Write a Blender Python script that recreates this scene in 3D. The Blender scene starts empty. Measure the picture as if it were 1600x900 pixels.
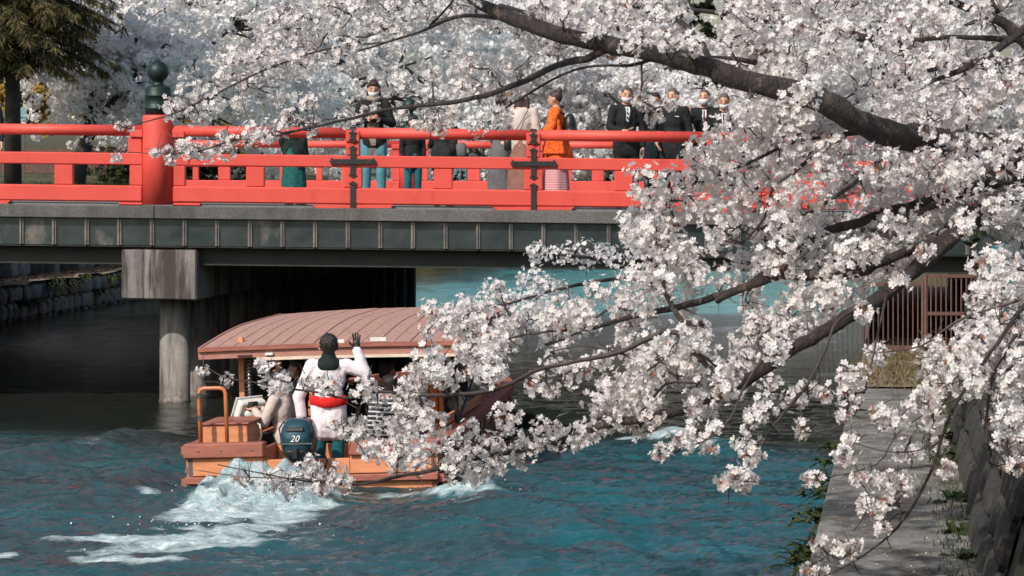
import bpy, bmesh, math, random
import numpy as np
from mathutils import Vector, Matrix, Euler

# ------------------------------------------------------------------ camera, world, sun
F = 4125.0            # focal length in pixels of a 1600 px wide picture
HY = 258.0            # picture row of the horizon
EYE = 3.1             # camera height above the water
scn = bpy.context.scene
cd = bpy.data.cameras.new('camera')
cam = bpy.data.objects.new('camera', cd)
scn.collection.objects.link(cam)
cam.location = (0, 0, EYE)
cam.rotation_euler = (math.radians(90), 0, 0)
cd.sensor_width = 36
cd.lens = 36 * F / 1600
cd.shift_y = -(450 - HY) / 1600
cd.clip_start = 0.5
cd.clip_end = 3000
cd.dof.use_dof = True
cd.dof.focus_distance = 19
cd.dof.aperture_fstop = 14
scn.camera = cam
SUN_EL, SUN_AZ = math.radians(41), math.radians(218)   # azimuth clockwise from +Y
world = bpy.data.worlds.new('World')
scn.world = world
world.use_nodes = True
wn = world.node_tree
sky = wn.nodes.new('ShaderNodeTexSky')
sky.sky_type = 'NISHITA'
sky.sun_disc = False
sky.sun_elevation = SUN_EL
sky.sun_rotation = SUN_AZ
sky.air_density = 1.3
sky.dust_density = 3.0
wn.links.new(sky.outputs[0], wn.nodes['Background'].inputs[0])
wn.nodes['Background'].inputs[1].default_value = 0.13
sd = bpy.data.lights.new('sun', 'SUN')
sd.energy = 4.1
sd.angle = math.radians(0.5)
sd.color = (1.0, 0.94, 0.86)
sun = bpy.data.objects.new('sun', sd)
scn.collection.objects.link(sun)
sdir = Vector((math.sin(SUN_AZ) * math.cos(SUN_EL), math.cos(SUN_AZ) * math.cos(SUN_EL), math.sin(SUN_EL)))
sun.rotation_euler = sdir.to_track_quat('Z', 'Y').to_euler()
sun.location = (-10, -10, 30)
scn.view_settings.view_transform = 'Standard'
scn.view_settings.look = 'None'
scn.view_settings.exposure = 0.0
scn.view_settings.gamma = 1.0
scn.cycles.max_bounces = 6
scn.cycles.diffuse_bounces = 3
scn.cycles.glossy_bounces = 3
scn.cycles.transmission_bounces = 4
scn.cycles.caustics_reflective = False
scn.cycles.caustics_refractive = False

R = random.Random(7)
NR = np.random.RandomState(11)
COL = scn.collection

def P(px, py, d):
    return Vector(((px - 800) * d / F, d, EYE + (HY - py) * d / F))
def PW(px, py, z=0.0):      # point of the horizontal plane z seen at a picture place
    d = (EYE - z) * F / (py - HY)
    return Vector(((px - 800) * d / F, d, z))

# ------------------------------------------------------------------ noise in numpy
def _h(ix, iy, s):
    n = (ix.astype(np.int64) * 374761393 + iy.astype(np.int64) * 668265263 + s * 1274126177) & 0xffffffff
    n = ((n ^ (n >> 13)) * 1274126177) & 0xffffffff
    return ((n ^ (n >> 16)) & 0xffff) / 65535.0
def vnoise(x, y, s=0):
    x = np.asarray(x, float); y = np.asarray(y, float)
    ix, iy = np.floor(x), np.floor(y)
    fx, fy = x - ix, y - iy
    fx = fx * fx * (3 - 2 * fx); fy = fy * fy * (3 - 2 * fy)
    a, b = _h(ix, iy, s), _h(ix + 1, iy, s)
    c, d = _h(ix, iy + 1, s), _h(ix + 1, iy + 1, s)
    return (a * (1 - fx) + b * fx) * (1 - fy) + (c * (1 - fx) + d * fx) * fy
def fbm(x, y, o=4, s=0):
    v = 0; a = .5
    for k in range(o):
        v = v + a * vnoise(x * 2 ** k, y * 2 ** k, s + k * 17); a *= .5
    return v

# ------------------------------------------------------------------ object helpers
def tag(o, label=None, cat=None, group=None, kind=None):
    if label: o['label'] = label
    if cat: o['category'] = cat
    if group: o['group'] = group
    if kind: o['kind'] = kind
    return o
def empty(name, loc=(0, 0, 0), rz=0.0, **k):
    o = bpy.data.objects.new(name, None)
    COL.objects.link(o); o.location = loc; o.rotation_euler = (0, 0, rz)
    o.empty_display_size = .2
    return tag(o, **k)
def link(name, me, mats, parent=None, **k):
    o = bpy.data.objects.new(name, me)
    COL.objects.link(o)
    if parent: o.parent = parent
    if mats is not None and len(me.materials) == 0:
        for m in (mats if isinstance(mats, (list, tuple)) else [mats]):
            me.materials.append(m)
    return tag(o, **k)
def npmesh(name, v, f, mi=None, smooth=False):
    """v (n,3) array, f (m,k) array all faces of k corners"""
    me = bpy.data.meshes.new(name)
    v = np.asarray(v, np.float32); f = np.asarray(f, np.int32)
    me.vertices.add(len(v)); me.vertices.foreach_set('co', v.ravel())
    k = f.shape[1]
    me.loops.add(f.size); me.loops.foreach_set('vertex_index', f.ravel())
    me.polygons.add(len(f))
    me.polygons.foreach_set('loop_start', np.arange(0, f.size, k, dtype=np.int32))
    me.polygons.foreach_set('loop_total', np.full(len(f), k, np.int32))
    if mi is not None: me.polygons.foreach_set('material_index', np.asarray(mi, np.int32))
    if smooth: me.polygons.foreach_set('use_smooth', np.ones(len(f), bool))
    me.update(calc_edges=True); me.validate()
    return me

class MB:
    def __init__(s): s.v = []; s.f = []; s.m = []
    def add(s, v, f, m=0):
        b = len(s.v); s.v += [tuple(p) for p in v]
        for q in f: s.f.append(tuple(b + i for i in q)); s.m.append(m)
        return s
    def box(s, c, h, rot=None, m=0):
        c = Vector(c); M = rot.to_matrix() if rot else None
        v = []
        for x, y, z in ((-1,-1,-1),(1,-1,-1),(1,1,-1),(-1,1,-1),(-1,-1,1),(1,-1,1),(1,1,1),(-1,1,1)):
            p = Vector((x*h[0], y*h[1], z*h[2]))
            v.append(c + (M @ p if M else p))
        return s.add(v, [(0,3,2,1),(4,5,6,7),(0,1,5,4),(1,2,6,5),(2,3,7,6),(3,0,4,7)], m)
    def hexa(s, v, m=0):
        return s.add(v, [(0,3,2,1),(4,5,6,7),(0,1,5,4),(1,2,6,5),(2,3,7,6),(3,0,4,7)], m)
    def tube(s, pts, rad, n=8, cap=True, m=0, jit=0):
        pts = [Vector(p) for p in pts]
        if not isinstance(rad, (list, tuple)): rad = [rad] * len(pts)
        v = []; f = []
        t0 = (pts[1] - pts[0]).normalized()
        up = Vector((0, 0, 1)) if abs(t0.z) < .9 else Vector((1, 0, 0))
        a = t0.cross(up).normalized()
        for i, p in enumerate(pts):
            t = (pts[min(i+1, len(pts)-1)] - pts[max(i-1, 0)]).normalized()
            a = (a - t * a.dot(t)).normalized(); b = t.cross(a)
            for k in range(n):
                an = 2 * math.pi * k / n
                r = rad[i] * (1 + (R.uniform(-jit, jit) if jit else 0))
                v.append(p + (a * math.cos(an) + b * math.sin(an)) * r)
        for i in range(len(pts) - 1):
            for k in range(n):
                f.append((i*n+k, i*n+(k+1) % n, (i+1)*n+(k+1) % n, (i+1)*n+k))
        if cap:
            f.append(tuple(range(n-1, -1, -1))); f.append(tuple((len(pts)-1)*n+k for k in range(n)))
        return s.add(v, f, m)
    def lathe(s, c, prof, n=24, m=0):
        c = Vector(c); v = []; f = []
        for r, z in prof:
            for k in range(n):
                a = 2 * math.pi * k / n
                v.append(c + Vector((r*math.cos(a), r*math.sin(a), z)))
        for i in range(len(prof)-1):
            for k in range(n):
                f.append((i*n+k, i*n+(k+1) % n, (i+1)*n+(k+1) % n, (i+1)*n+k))
        f.append(tuple(range(n-1, -1, -1))); f.append(tuple((len(prof)-1)*n+k for k in range(n)))
        return s.add(v, f, m)
    def ell(s, c, r, rot=None, nu=14, nv=9, m=0, keep=None):
        c = Vector(c); M = rot.to_matrix() if rot else Matrix.Identity(3)
        v = []; ids = {}
        for j in range(nv+1):
            th = math.pi * j / nv
            for k in range(nu):
                a = 2*math.pi*k/nu
                l = Vector((math.sin(th)*math.cos(a), math.sin(th)*math.sin(a), math.cos(th)))
                v.append((l, c + M @ Vector((l.x*r[0], l.y*r[1], l.z*r[2]))))
        f = []
        for j in range(nv):
            for k in range(nu):
                q = (j*nu+k, (j+1)*nu+k, (j+1)*nu+(k+1) % nu, j*nu+(k+1) % nu)
                if keep:
                    mid = sum((v[i][0] for i in q), Vector()) / 4
                    if not keep(mid): continue
                f.append(q)
        return s.add([p for _, p in v], f, m)
    def cap(s, a, ra, b, rb, n=10, m=0):     # tapered capsule
        a = Vector(a); b = Vector(b); t = (b - a)
        L = t.length
        if L < 1e-5: return s.ell(a, (ra, ra, ra), m=m)
        t /= L
        pts = []; rad = []
        for q in (90, 60, 30): pts.append(a - t*ra*math.sin(math.radians(q))); rad.append(max(ra*math.cos(math.radians(q)), ra*.05))
        pts.append(a); rad.append(ra); pts.append(b); rad.append(rb)
        for q in (30, 60, 90): pts.append(b + t*rb*math.sin(math.radians(q))); rad.append(max(rb*math.cos(math.radians(q)), rb*.05))
        return s.tube(pts, rad, n, True, m)
    def mesh(s, name, smooth=False, bevel=0, clean=False):
        me = bpy.data.meshes.new(name)
        me.from_pydata(s.v, [], s.f)
        me.polygons.foreach_set('material_index', s.m)
        if bevel or clean:
            bm = bmesh.new(); bm.from_mesh(me)
            if clean: bmesh.ops.delete(bm, geom=[q for q in bm.verts if not q.link_faces], context='VERTS')
            if bevel:
                es = [e for e in bm.edges if e.is_manifold and e.calc_face_angle(0) > .6]
                bmesh.ops.bevel(bm, geom=es, offset=bevel, segments=1, affect='EDGES', profile=.5)
            bm.to_mesh(me); bm.free()
        if smooth: me.polygons.foreach_set('use_smooth', [True]*len(me.polygons))
        me.update()
        return me
    def build(s, name, mats, parent=None, smooth=False, bevel=0, clean=False, **k):
        return link(name, s.mesh(name, smooth, bevel, clean), mats, parent, **k)

def remesh(mb, name, voxel, mats, parent=None, smooth_it=3, **k):
    """union of the shapes in mb as ONE continuous surface"""
    me = mb.mesh(name)
    o = bpy.data.objects.new(name, me); COL.objects.link(o)
    m = o.modifiers.new('r', 'REMESH'); m.mode = 'VOXEL'; m.voxel_size = voxel; m.use_smooth_shade = True
    if smooth_it:
        q = o.modifiers.new('s', 'SMOOTH'); q.iterations = smooth_it; q.factor = .5
    return o

# ------------------------------------------------------------------ materials
def new_mat(name):
    m = bpy.data.materials.new(name); m.use_nodes = True
    return m, m.node_tree, m.node_tree.nodes['Principled BSDF']
def N(nt, typ, **k):
    n = nt.nodes.new(typ)
    for a, b in k.items(): setattr(n, a, b)
    return n
def mixcol(nt, fac, a, b, blend='MIX'):
    n = N(nt, 'ShaderNodeMix', data_type='RGBA', blend_type=blend)
    for s, v in ((0, fac), (6, a), (7, b)):
        if isinstance(v, (int, float)): n.inputs[s].default_value = v
        elif isinstance(v, tuple): n.inputs[s].default_value = (*v[:3], 1)
        else: nt.links.new(v, n.inputs[s])
    return n.outputs[2]
def noise(nt, scale, detail=5, rough=.6, vec=None, dist=0):
    n = N(nt, 'ShaderNodeTexNoise'); n.inputs['Scale'].default_value = scale
    n.inputs['Detail'].default_value = detail; n.inputs['Roughness'].default_value = rough
    n.inputs['Distortion'].default_value = dist
    if vec is not None: nt.links.new(vec, n.inputs['Vector'])
    return n.outputs['Fac']
def ramp(nt, fac, stops):
    n = N(nt, 'ShaderNodeValToRGB')
    e = n.color_ramp.elements
    while len(e) < len(stops): e.new(.5)
    for q, (p, c) in zip(e, stops):
        q.position = p; q.color = (c, c, c, 1) if isinstance(c, (int, float)) else (*c, 1)
    nt.links.new(fac, n.inputs[0])
    return n.outputs[0]
def coords(nt, scale=(1, 1, 1), kind='Object'):
    t = N(nt, 'ShaderNodeTexCoord'); mp = N(nt, 'ShaderNodeMapping')
    mp.inputs['Scale'].default_value = scale
    nt.links.new(t.outputs[kind], mp.inputs[0])
    return mp.outputs[0]
def worldpos(nt, scale=(1, 1, 1)):
    t = N(nt, 'ShaderNodeNewGeometry'); mp = N(nt, 'ShaderNodeMapping')
    mp.inputs['Scale'].default_value = scale
    nt.links.new(t.outputs['Position'], mp.inputs[0])
    return mp.outputs[0]
def bump(nt, b, h, strength=.4, dist=.01):
    n = N(nt, 'ShaderNodeBump'); n.inputs['Strength'].default_value = strength; n.inputs['Distance'].default_value = dist
    nt.links.new(h, n.inputs['Height']); nt.links.new(n.outputs[0], b.inputs['Normal'])
    return n
def mat(name, c, c2=None, rough=.6, metal=0, scale=6, amt=1.0, bs=.25, bscale=None, bd=.01, stretch=(1, 1, 1), spec=.5, lo=.35, hi=.65, dirt_or_lit=None, dirt_or_lit_scale=2, dirt_or_lit_lo=.55, dirt_or_lit_hi=.75):
    m, nt, b = new_mat(name)
    c2 = c2 or tuple(x * .78 for x in c)
    v = worldpos(nt, stretch)
    f = ramp(nt, noise(nt, scale, vec=v), [(lo, 0.0), (hi, 1.0)])
    col = mixcol(nt, f, c, c2)
    if dirt_or_lit:
        f2 = ramp(nt, noise(nt, dirt_or_lit_scale, 8, .7, vec=worldpos(nt, (1, 1, .5))), [(dirt_or_lit_lo, 0.0), (dirt_or_lit_hi, 1.0)])
        col = mixcol(nt, f2, col, dirt_or_lit)
    nt.links.new(col, b.inputs['Base Color'])
    b.inputs['Roughness'].default_value = rough; b.inputs['Metallic'].default_value = metal
    b.inputs['Specular IOR Level'].default_value = spec
    if bs: bump(nt, b, noise(nt, bscale or scale * 6, 6, .65, vec=worldpos(nt, stretch)), bs, bd)
    return m

M = {}
M['red'] = mat('vermilion_paint', (.67, .078, .058), (.59, .064, .047), .58, scale=2.2, bs=.12, bscale=30, dirt_or_lit=(.36, .04, .032), dirt_or_lit_scale=2.6, dirt_or_lit_lo=.54, dirt_or_lit_hi=.8)
M['iron'] = mat('black_iron', (.018, .02, .021), (.035, .036, .035), .5, metal=.3, scale=20, bs=.4)
M['green_bronze'] = mat('green_bronze', (.008, .022, .02), (.014, .036, .032), .5, metal=.4, scale=7, bs=.2)
M['granite'] = mat('granite_kerb', (.16, .155, .15), (.085, .083, .08), .85, scale=60, bs=.5, bscale=90, lo=.42, hi=.6, dirt_or_lit=(.05, .048, .045), dirt_or_lit_scale=1.4, dirt_or_lit_lo=.45, dirt_or_lit_hi=.7)
M['panel'] = mat('zinc_panel', (.045, .066, .072), (.075, .095, .1), .3, metal=.6, scale=2.4, bs=.08, bscale=9, dirt_or_lit=(.26, .235, .22), dirt_or_lit_scale=1.5, dirt_or_lit_lo=.56, dirt_or_lit_hi=.68)  # pale blotches: stains, and lit smudges painted into the metal colour
M['panel_strip'] = mat('panel_strip', (.3, .26, .235), (.15, .145, .145), .4, metal=.5, scale=5, bs=.1)
M['girder'] = mat('green_girder', (.022, .034, .024), (.014, .02, .015), .6, scale=3, dirt_or_lit=(.035, .022, .014), dirt_or_lit_scale=3)
M['asphalt'] = mat('asphalt', (.22, .23, .24), (.17, .18, .19), .9, scale=30, bs=.3)
M['concrete'] = None
M['dark_concrete'] = mat('old_concrete', (.12, .115, .105), (.07, .066, .06), .9, scale=3, bs=.4, bscale=24, dirt_or_lit=(.03, .028, .025), dirt_or_lit_scale=1.5, dirt_or_lit_lo=.45, dirt_or_lit_hi=.7)
M['path'] = mat('path_slab', (.26, .25, .23), (.15, .142, .13), .92, scale=3.5, bs=1.0, bscale=22, bd=.03, dirt_or_lit=(.07, .06, .045), dirt_or_lit_scale=2.3, dirt_or_lit_lo=.45, dirt_or_lit_hi=.62)
M['soil'] = mat('dry_soil', (.27, .2, .14), (.15, .12, .08), .95, scale=7, bs=.7, bscale=26, bd=.03)
M['grass_ground'] = mat('bank_grass', (.11, .1, .045), (.06, .06, .03), .95, scale=4, bs=.8, bscale=40, bd=.04)
M['stone'] = mat('bank_stone', (.22, .21, .2), (.12, .12, .115), .9, scale=5, bs=.6, bscale=30, bd=.02, dirt_or_lit=(.04, .048, .025), dirt_or_lit_scale=2, dirt_or_lit_lo=.5, dirt_or_lit_hi=.7)
M['stone2'] = mat('bank_stone_brown', (.26, .19, .16), (.14, .11, .09), .9, scale=5, bs=.6, bscale=30, bd=.02)
M['dark_stone'] = mat('dark_stone', (.042, .037, .033), (.018, .017, .016), .9, scale=4, bs=.7, bscale=20, bd=.03, dirt_or_lit=(.02, .028, .012), dirt_or_lit_scale=1.5, dirt_or_lit_lo=.55, dirt_or_lit_hi=.7)
M['mortar'] = mat('wall_backing', (.035, .034, .03), rough=.95, scale=8)
M['bark'] = mat('cherry_bark', (.05, .036, .031), (.018, .014, .013), .55, scale=16, bs=1.0, bscale=40, bd=.03, stretch=(2.2, 1, .8), dirt_or_lit=(.19, .14, .115), dirt_or_lit_scale=11, dirt_or_lit_lo=.55, dirt_or_lit_hi=.7)
M['bark_far'] = mat('far_bark', (.045, .036, .033), (.02, .017, .016), .8, scale=5)
M['twig'] = mat('twig_bark', (.06, .042, .037), (.03, .021, .019), .65, scale=20, bs=.3)
M['wood_grey'] = mat('deck_plank_wood', (.16, .125, .11), (.1, .08, .07), .75, scale=9, stretch=(3, .4, 1), bs=.4, bscale=40)
M['wood_orange'] = mat('varnished_orange_wood', (.68, .28, .135), (.54, .21, .1), .55, scale=5, stretch=(1, 1, 5), bs=.2, bscale=30, dirt_or_lit=(.3, .11, .05), dirt_or_lit_scale=2.2, dirt_or_lit_lo=.6, dirt_or_lit_hi=.8)
M['wood_trim'] = mat('red_brown_trim', (.36, .125, .085), (.25, .085, .06), .5, scale=4, stretch=(1, 1, 4), bs=.2, bscale=30)
M['shingle'] = mat('roof_shingle', (.42, .25, .2), (.3, .17, .14), .8, scale=18, stretch=(1, 1, 1), bs=.6, bscale=70, bd=.006)
M['fascia'] = mat('pink_brown_fascia', (.42, .2, .15), (.32, .15, .115), .6, scale=6, stretch=(1, 1, 5))
M['cream'] = mat('cream_trim', (.75, .62, .5), rough=.5, scale=6)
M['white_metal'] = mat('white_lamp_housing', (.72, .72, .68), (.6, .6, .56), .4, scale=6)
M['steel'] = mat('steel', (.3, .31, .32), (.2, .2, .21), .3, metal=.9, scale=20)
M['rust'] = mat('rust_brown_steel', (.14, .068, .058), (.09, .048, .04), .55, scale=9, bs=.3)
M['black'] = mat('black_plastic', (.012, .013, .014), (.02, .02, .021), .4, scale=12)
M['cowl'] = mat('blue_grey_cowl', (.035, .095, .12), (.03, .08, .1), .16, metal=.45, scale=3, bs=0)
M['white_print'] = mat('white_print', (.8, .8, .8), rough=.4)
M['sign'] = mat('pale_blue_board', (.2, .38, .4), (.14, .28, .3), .5, scale=2)
M['orange_pipe'] = mat('orange_pipe', (.6, .2, .075), (.45, .15, .06), .35, scale=9)
M['skin'] = mat('skin', (.52, .3, .215), (.47, .26, .185), .5, scale=9, bs=0)
M['hair'] = mat('dark_hair', (.012, .01, .009), (.03, .022, .018), .4, scale=40, stretch=(4, 4, .6), bs=.6, bscale=120)
M['hair_brown'] = mat('brown_hair', (.05, .022, .016), (.025, .013, .01), .4, scale=40, stretch=(4, 4, .6), bs=.6, bscale=120)
M['shaved'] = mat('shaved_hair', (.12, .09, .08), (.075, .058, .05), .7, scale=60, bs=.2)
M['mask'] = mat('white_cloth_mask', (.78, .79, .8), rough=.8, scale=12, bs=.2)
def cloth(name, c, c2=None, sc=7, bs=.5): return mat(name, c, c2, .85, scale=sc, bs=bs, bscale=16, bd=.02, spec=.25)
M['suit'] = cloth('black_suit', (.01, .012, .013), (.018, .02, .021), bs=.9)
M['navy'] = cloth('navy_cloth', (.012, .02, .03))
M['puffer'] = cloth('charcoal_puffer', (.022, .023, .025), bs=.8)
M['jeans'] = cloth('teal_jeans', (.1, .3, .36), (.07, .22, .27))
M['teal'] = cloth('dark_teal_cloth', (.015, .13, .16), (.01, .09, .11))
M['green_skirt'] = cloth('teal_patterned_skirt', (.02, .16, .15), (.005, .03, .03), sc=60)
M['greencoat'] = cloth('dark_green_coat', (.01, .022, .02))
M['cream_knit'] = cloth('cream_knit', (.58, .5, .46))
M['brown_trouser'] = cloth('brown_pink_cloth', (.26, .13, .1), (.2, .1, .08))
M['grey_cloth'] = cloth('grey_cloth', (.13, .13, .135), (.09, .09, .095))
M['scarf'] = cloth('beige_scarf', (.32, .27, .24), (.22, .18, .16), sc=40)
M['kimono'] = cloth('orange_kimono', (.85, .2, .02), (.62, .045, .02), sc=26, bs=.8)  # two-tone orange: cloth pattern that also paints in the sheen
M['shirt'] = cloth('white_shirt', (.72, .76, .8))
M['pink'] = cloth('pink_cloth', (.5, .23, .23))
M['redtie'] = cloth('dark_red_tie', (.12, .012, .015))
M['happi'] = cloth('white_pink_happi', (.82, .74, .77), (.76, .66, .7), sc=3, bs=.45)
M['sash'] = cloth('red_sash', (.72, .02, .02))
M['print_ring'] = mat('pale_grey_print', (.62, .6, .63), rough=.8)

def concrete_mat():
    m, nt, b = new_mat('pier_concrete')
    v = worldpos(nt, (1, 1, 1)); vs = worldpos(nt, (7, 7, .55))
    base = mixcol(nt, ramp(nt, noise(nt, 2.5, 8, .7, vec=v), [(.35, 0.), (.65, 1.)]), (.3, .28, .26), (.2, .185, .17))
    streak = ramp(nt, noise(nt, .6, 8, .75, vec=vs), [(.44, 0.), (.58, 1.)])
    col = mixcol(nt, streak, base, (.055, .045, .04))
    sep = N(nt, 'ShaderNodeSeparateXYZ'); nt.links.new(v, sep.inputs[0])
    low = ramp(nt, sep.outputs[2], [(0.0, 1.), (.32, 0.)])
    spots = ramp(nt, noise(nt, 18, 6, .7, vec=v), [(.45, 0.), (.6, 1.)])
    mm = N(nt, 'ShaderNodeMath', operation='MULTIPLY'); nt.links.new(low, mm.inputs[0]); nt.links.new(spots, mm.inputs[1])
    col = mixcol(nt, mm.outputs[0], col, (.1, .07, .055))
    nt.links.new(col, b.inputs['Base Color']); b.inputs['Roughness'].default_value = .9
    bump(nt, b, noise(nt, 25, 7, .7, vec=v), .5, .012)
    return m
M['concrete'] = concrete_mat()
def tie_mat():
    m, nt, b = new_mat('striped_tie')
    w = N(nt, 'ShaderNodeTexWave', wave_type='BANDS', bands_direction='DIAGONAL'); w.inputs['Scale'].default_value = 9
    nt.links.new(coords(nt), w.inputs[0])
    nt.links.new(mixcol(nt, ramp(nt, w.outputs[1], [(.5, 0.), (.55, 1.)]), (.015, .03, .05), (.35, .5, .55)), b.inputs['Base Color'])
    return m
M['tie'] = tie_mat()
def stripe_mat(name, a, bcol, sc, direction='Z'):
    m, nt, b = new_mat(name)
    w = N(nt, 'ShaderNodeTexWave', wave_type='BANDS', bands_direction=direction); w.inputs['Scale'].default_value = sc
    w.inputs['Distortion'].default_value = .6
    nt.links.new(coords(nt), w.inputs[0])
    nt.links.new(mixcol(nt, ramp(nt, w.outputs[1], [(.72, 0.), (.78, 1.)]), a, bcol), b.inputs['Base Color'])
    b.inputs['Roughness'].default_value = .8
    return m
M['stripes'] = stripe_mat('striped_shirt', (.02, .025, .03), (.6, .6, .62), 7)
M['zigzag'] = stripe_mat('pink_white_pattern', (.5, .1, .13), (.7, .62, .62), 14)
def petal_mat(name, c, c2, trans=.35):
    m, nt, b = new_mat(name)
    v = worldpos(nt)
    col = mixcol(nt, ramp(nt, noise(nt, 3, 3, .6, vec=v), [(.4, 0.), (.62, 1.)]), c, c2)
    nt.links.new(col, b.inputs['Base Color']); b.inputs['Roughness'].default_value = .65
    b.inputs['Specular IOR Level'].default_value = .2
    t = N(nt, 'ShaderNodeBsdfTranslucent'); nt.links.new(col, t.inputs[0])
    ms = N(nt, 'ShaderNodeMixShader'); ms.inputs[0].default_value = trans
    nt.links.new(b.outputs[0], ms.inputs[1]); nt.links.new(t.outputs[0], ms.inputs[2])
    nt.links.new(ms.outputs[0], nt.nodes['Material Output'].inputs[0])
    return m
M['petal'] = petal_mat('cherry_petal', (.88, .862, .855), (.86, .82, .815), .45)
M['petal_c'] = petal_mat('petal_centre', (.55, .2, .22), (.5, .26, .24))
M['bud'] = petal_mat('bud_and_young_leaf', (.3, .12, .085), (.42, .2, .13))
M['petal_far'] = petal_mat('far_petal', (.89, .87, .86), (.82, .79, .785), .45)
M['straw'] = petal_mat('dry_grass', (.16, .12, .06), (.1, .085, .04), .2)
M['leaf'] = petal_mat('leaf', (.035, .055, .016), (.065, .072, .024), .2)
M['leaf_dark'] = petal_mat('dark_leaf', (.02, .035, .014), (.04, .05, .018), .2)
M['needle'] = petal_mat('conifer_needle', (.035, .045, .018), (.055, .055, .022), .2)
M['needle_tip'] = petal_mat('conifer_dry_tip', (.2, .15, .06), (.12, .1, .04), .25)
M['yellow'] = petal_mat('yellow_leaf', (.38, .24, .05), (.25, .17, .05), .3)
M['brown_weep'] = petal_mat('brown_twiggy', (.2, .12, .085), (.13, .085, .06), .2)
M['dry_leaf'] = petal_mat('fallen_leaf', (.2, .1, .06), (.12, .07, .045), .1)

# ================================================================== SETTING
RS = 0.15                                  # the river drifts right with distance
def rx(y): return RS * (y - 35.0)
LW, LU = -12.5, -13.7                      # left water edge, foot of the left upper wall (at y = 35)
RW, RU = 4.66, 5.68                        # right water edge (path edge), foot of the right wall
LEDGE, STREET = 0.71, 2.62

def ground():
    sec = [(-500, 2.9), (-60, 2.9), (-24, 2.95), (-15.0, 2.75), (LU-.12, 2.5), (LU-.1, .66), (LW+.0, .66), (LW+.02, -1.3), (RW-.02, -1.3), (RW, .60), (RU+.1, .60), (RU+.62, 2.5), (RU+1.2, STREET), (60, STREET), (500, STREET)]
    ys = [-40, 0, 10, 15, 20, 25, 28, 28.2, 30, 35, 40, 45, 50, 55, 60, 70, 80, 84, 84.3, 90, 110, 140, 200, 400, 900]
    v = []; f = []; n = len(sec)
    for y in ys:
        for a, z in sec: v.append((a + (1.0 if a > RU and a < 8 and y > 28.1 else 0) + rx(min(y, 260)), y, z if y < 84.2 else max(z, 2.5)))   # the river bends away at y = 84
    for i in range(len(ys)-1):
        for k in range(n-1): f.append((i*n+k, i*n+k+1, (i+1)*n+k+1, (i+1)*n+k))
    mb = MB().add(v, f)
    mb.build('ground', M['grass_ground'], kind='structure')
ground()

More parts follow.
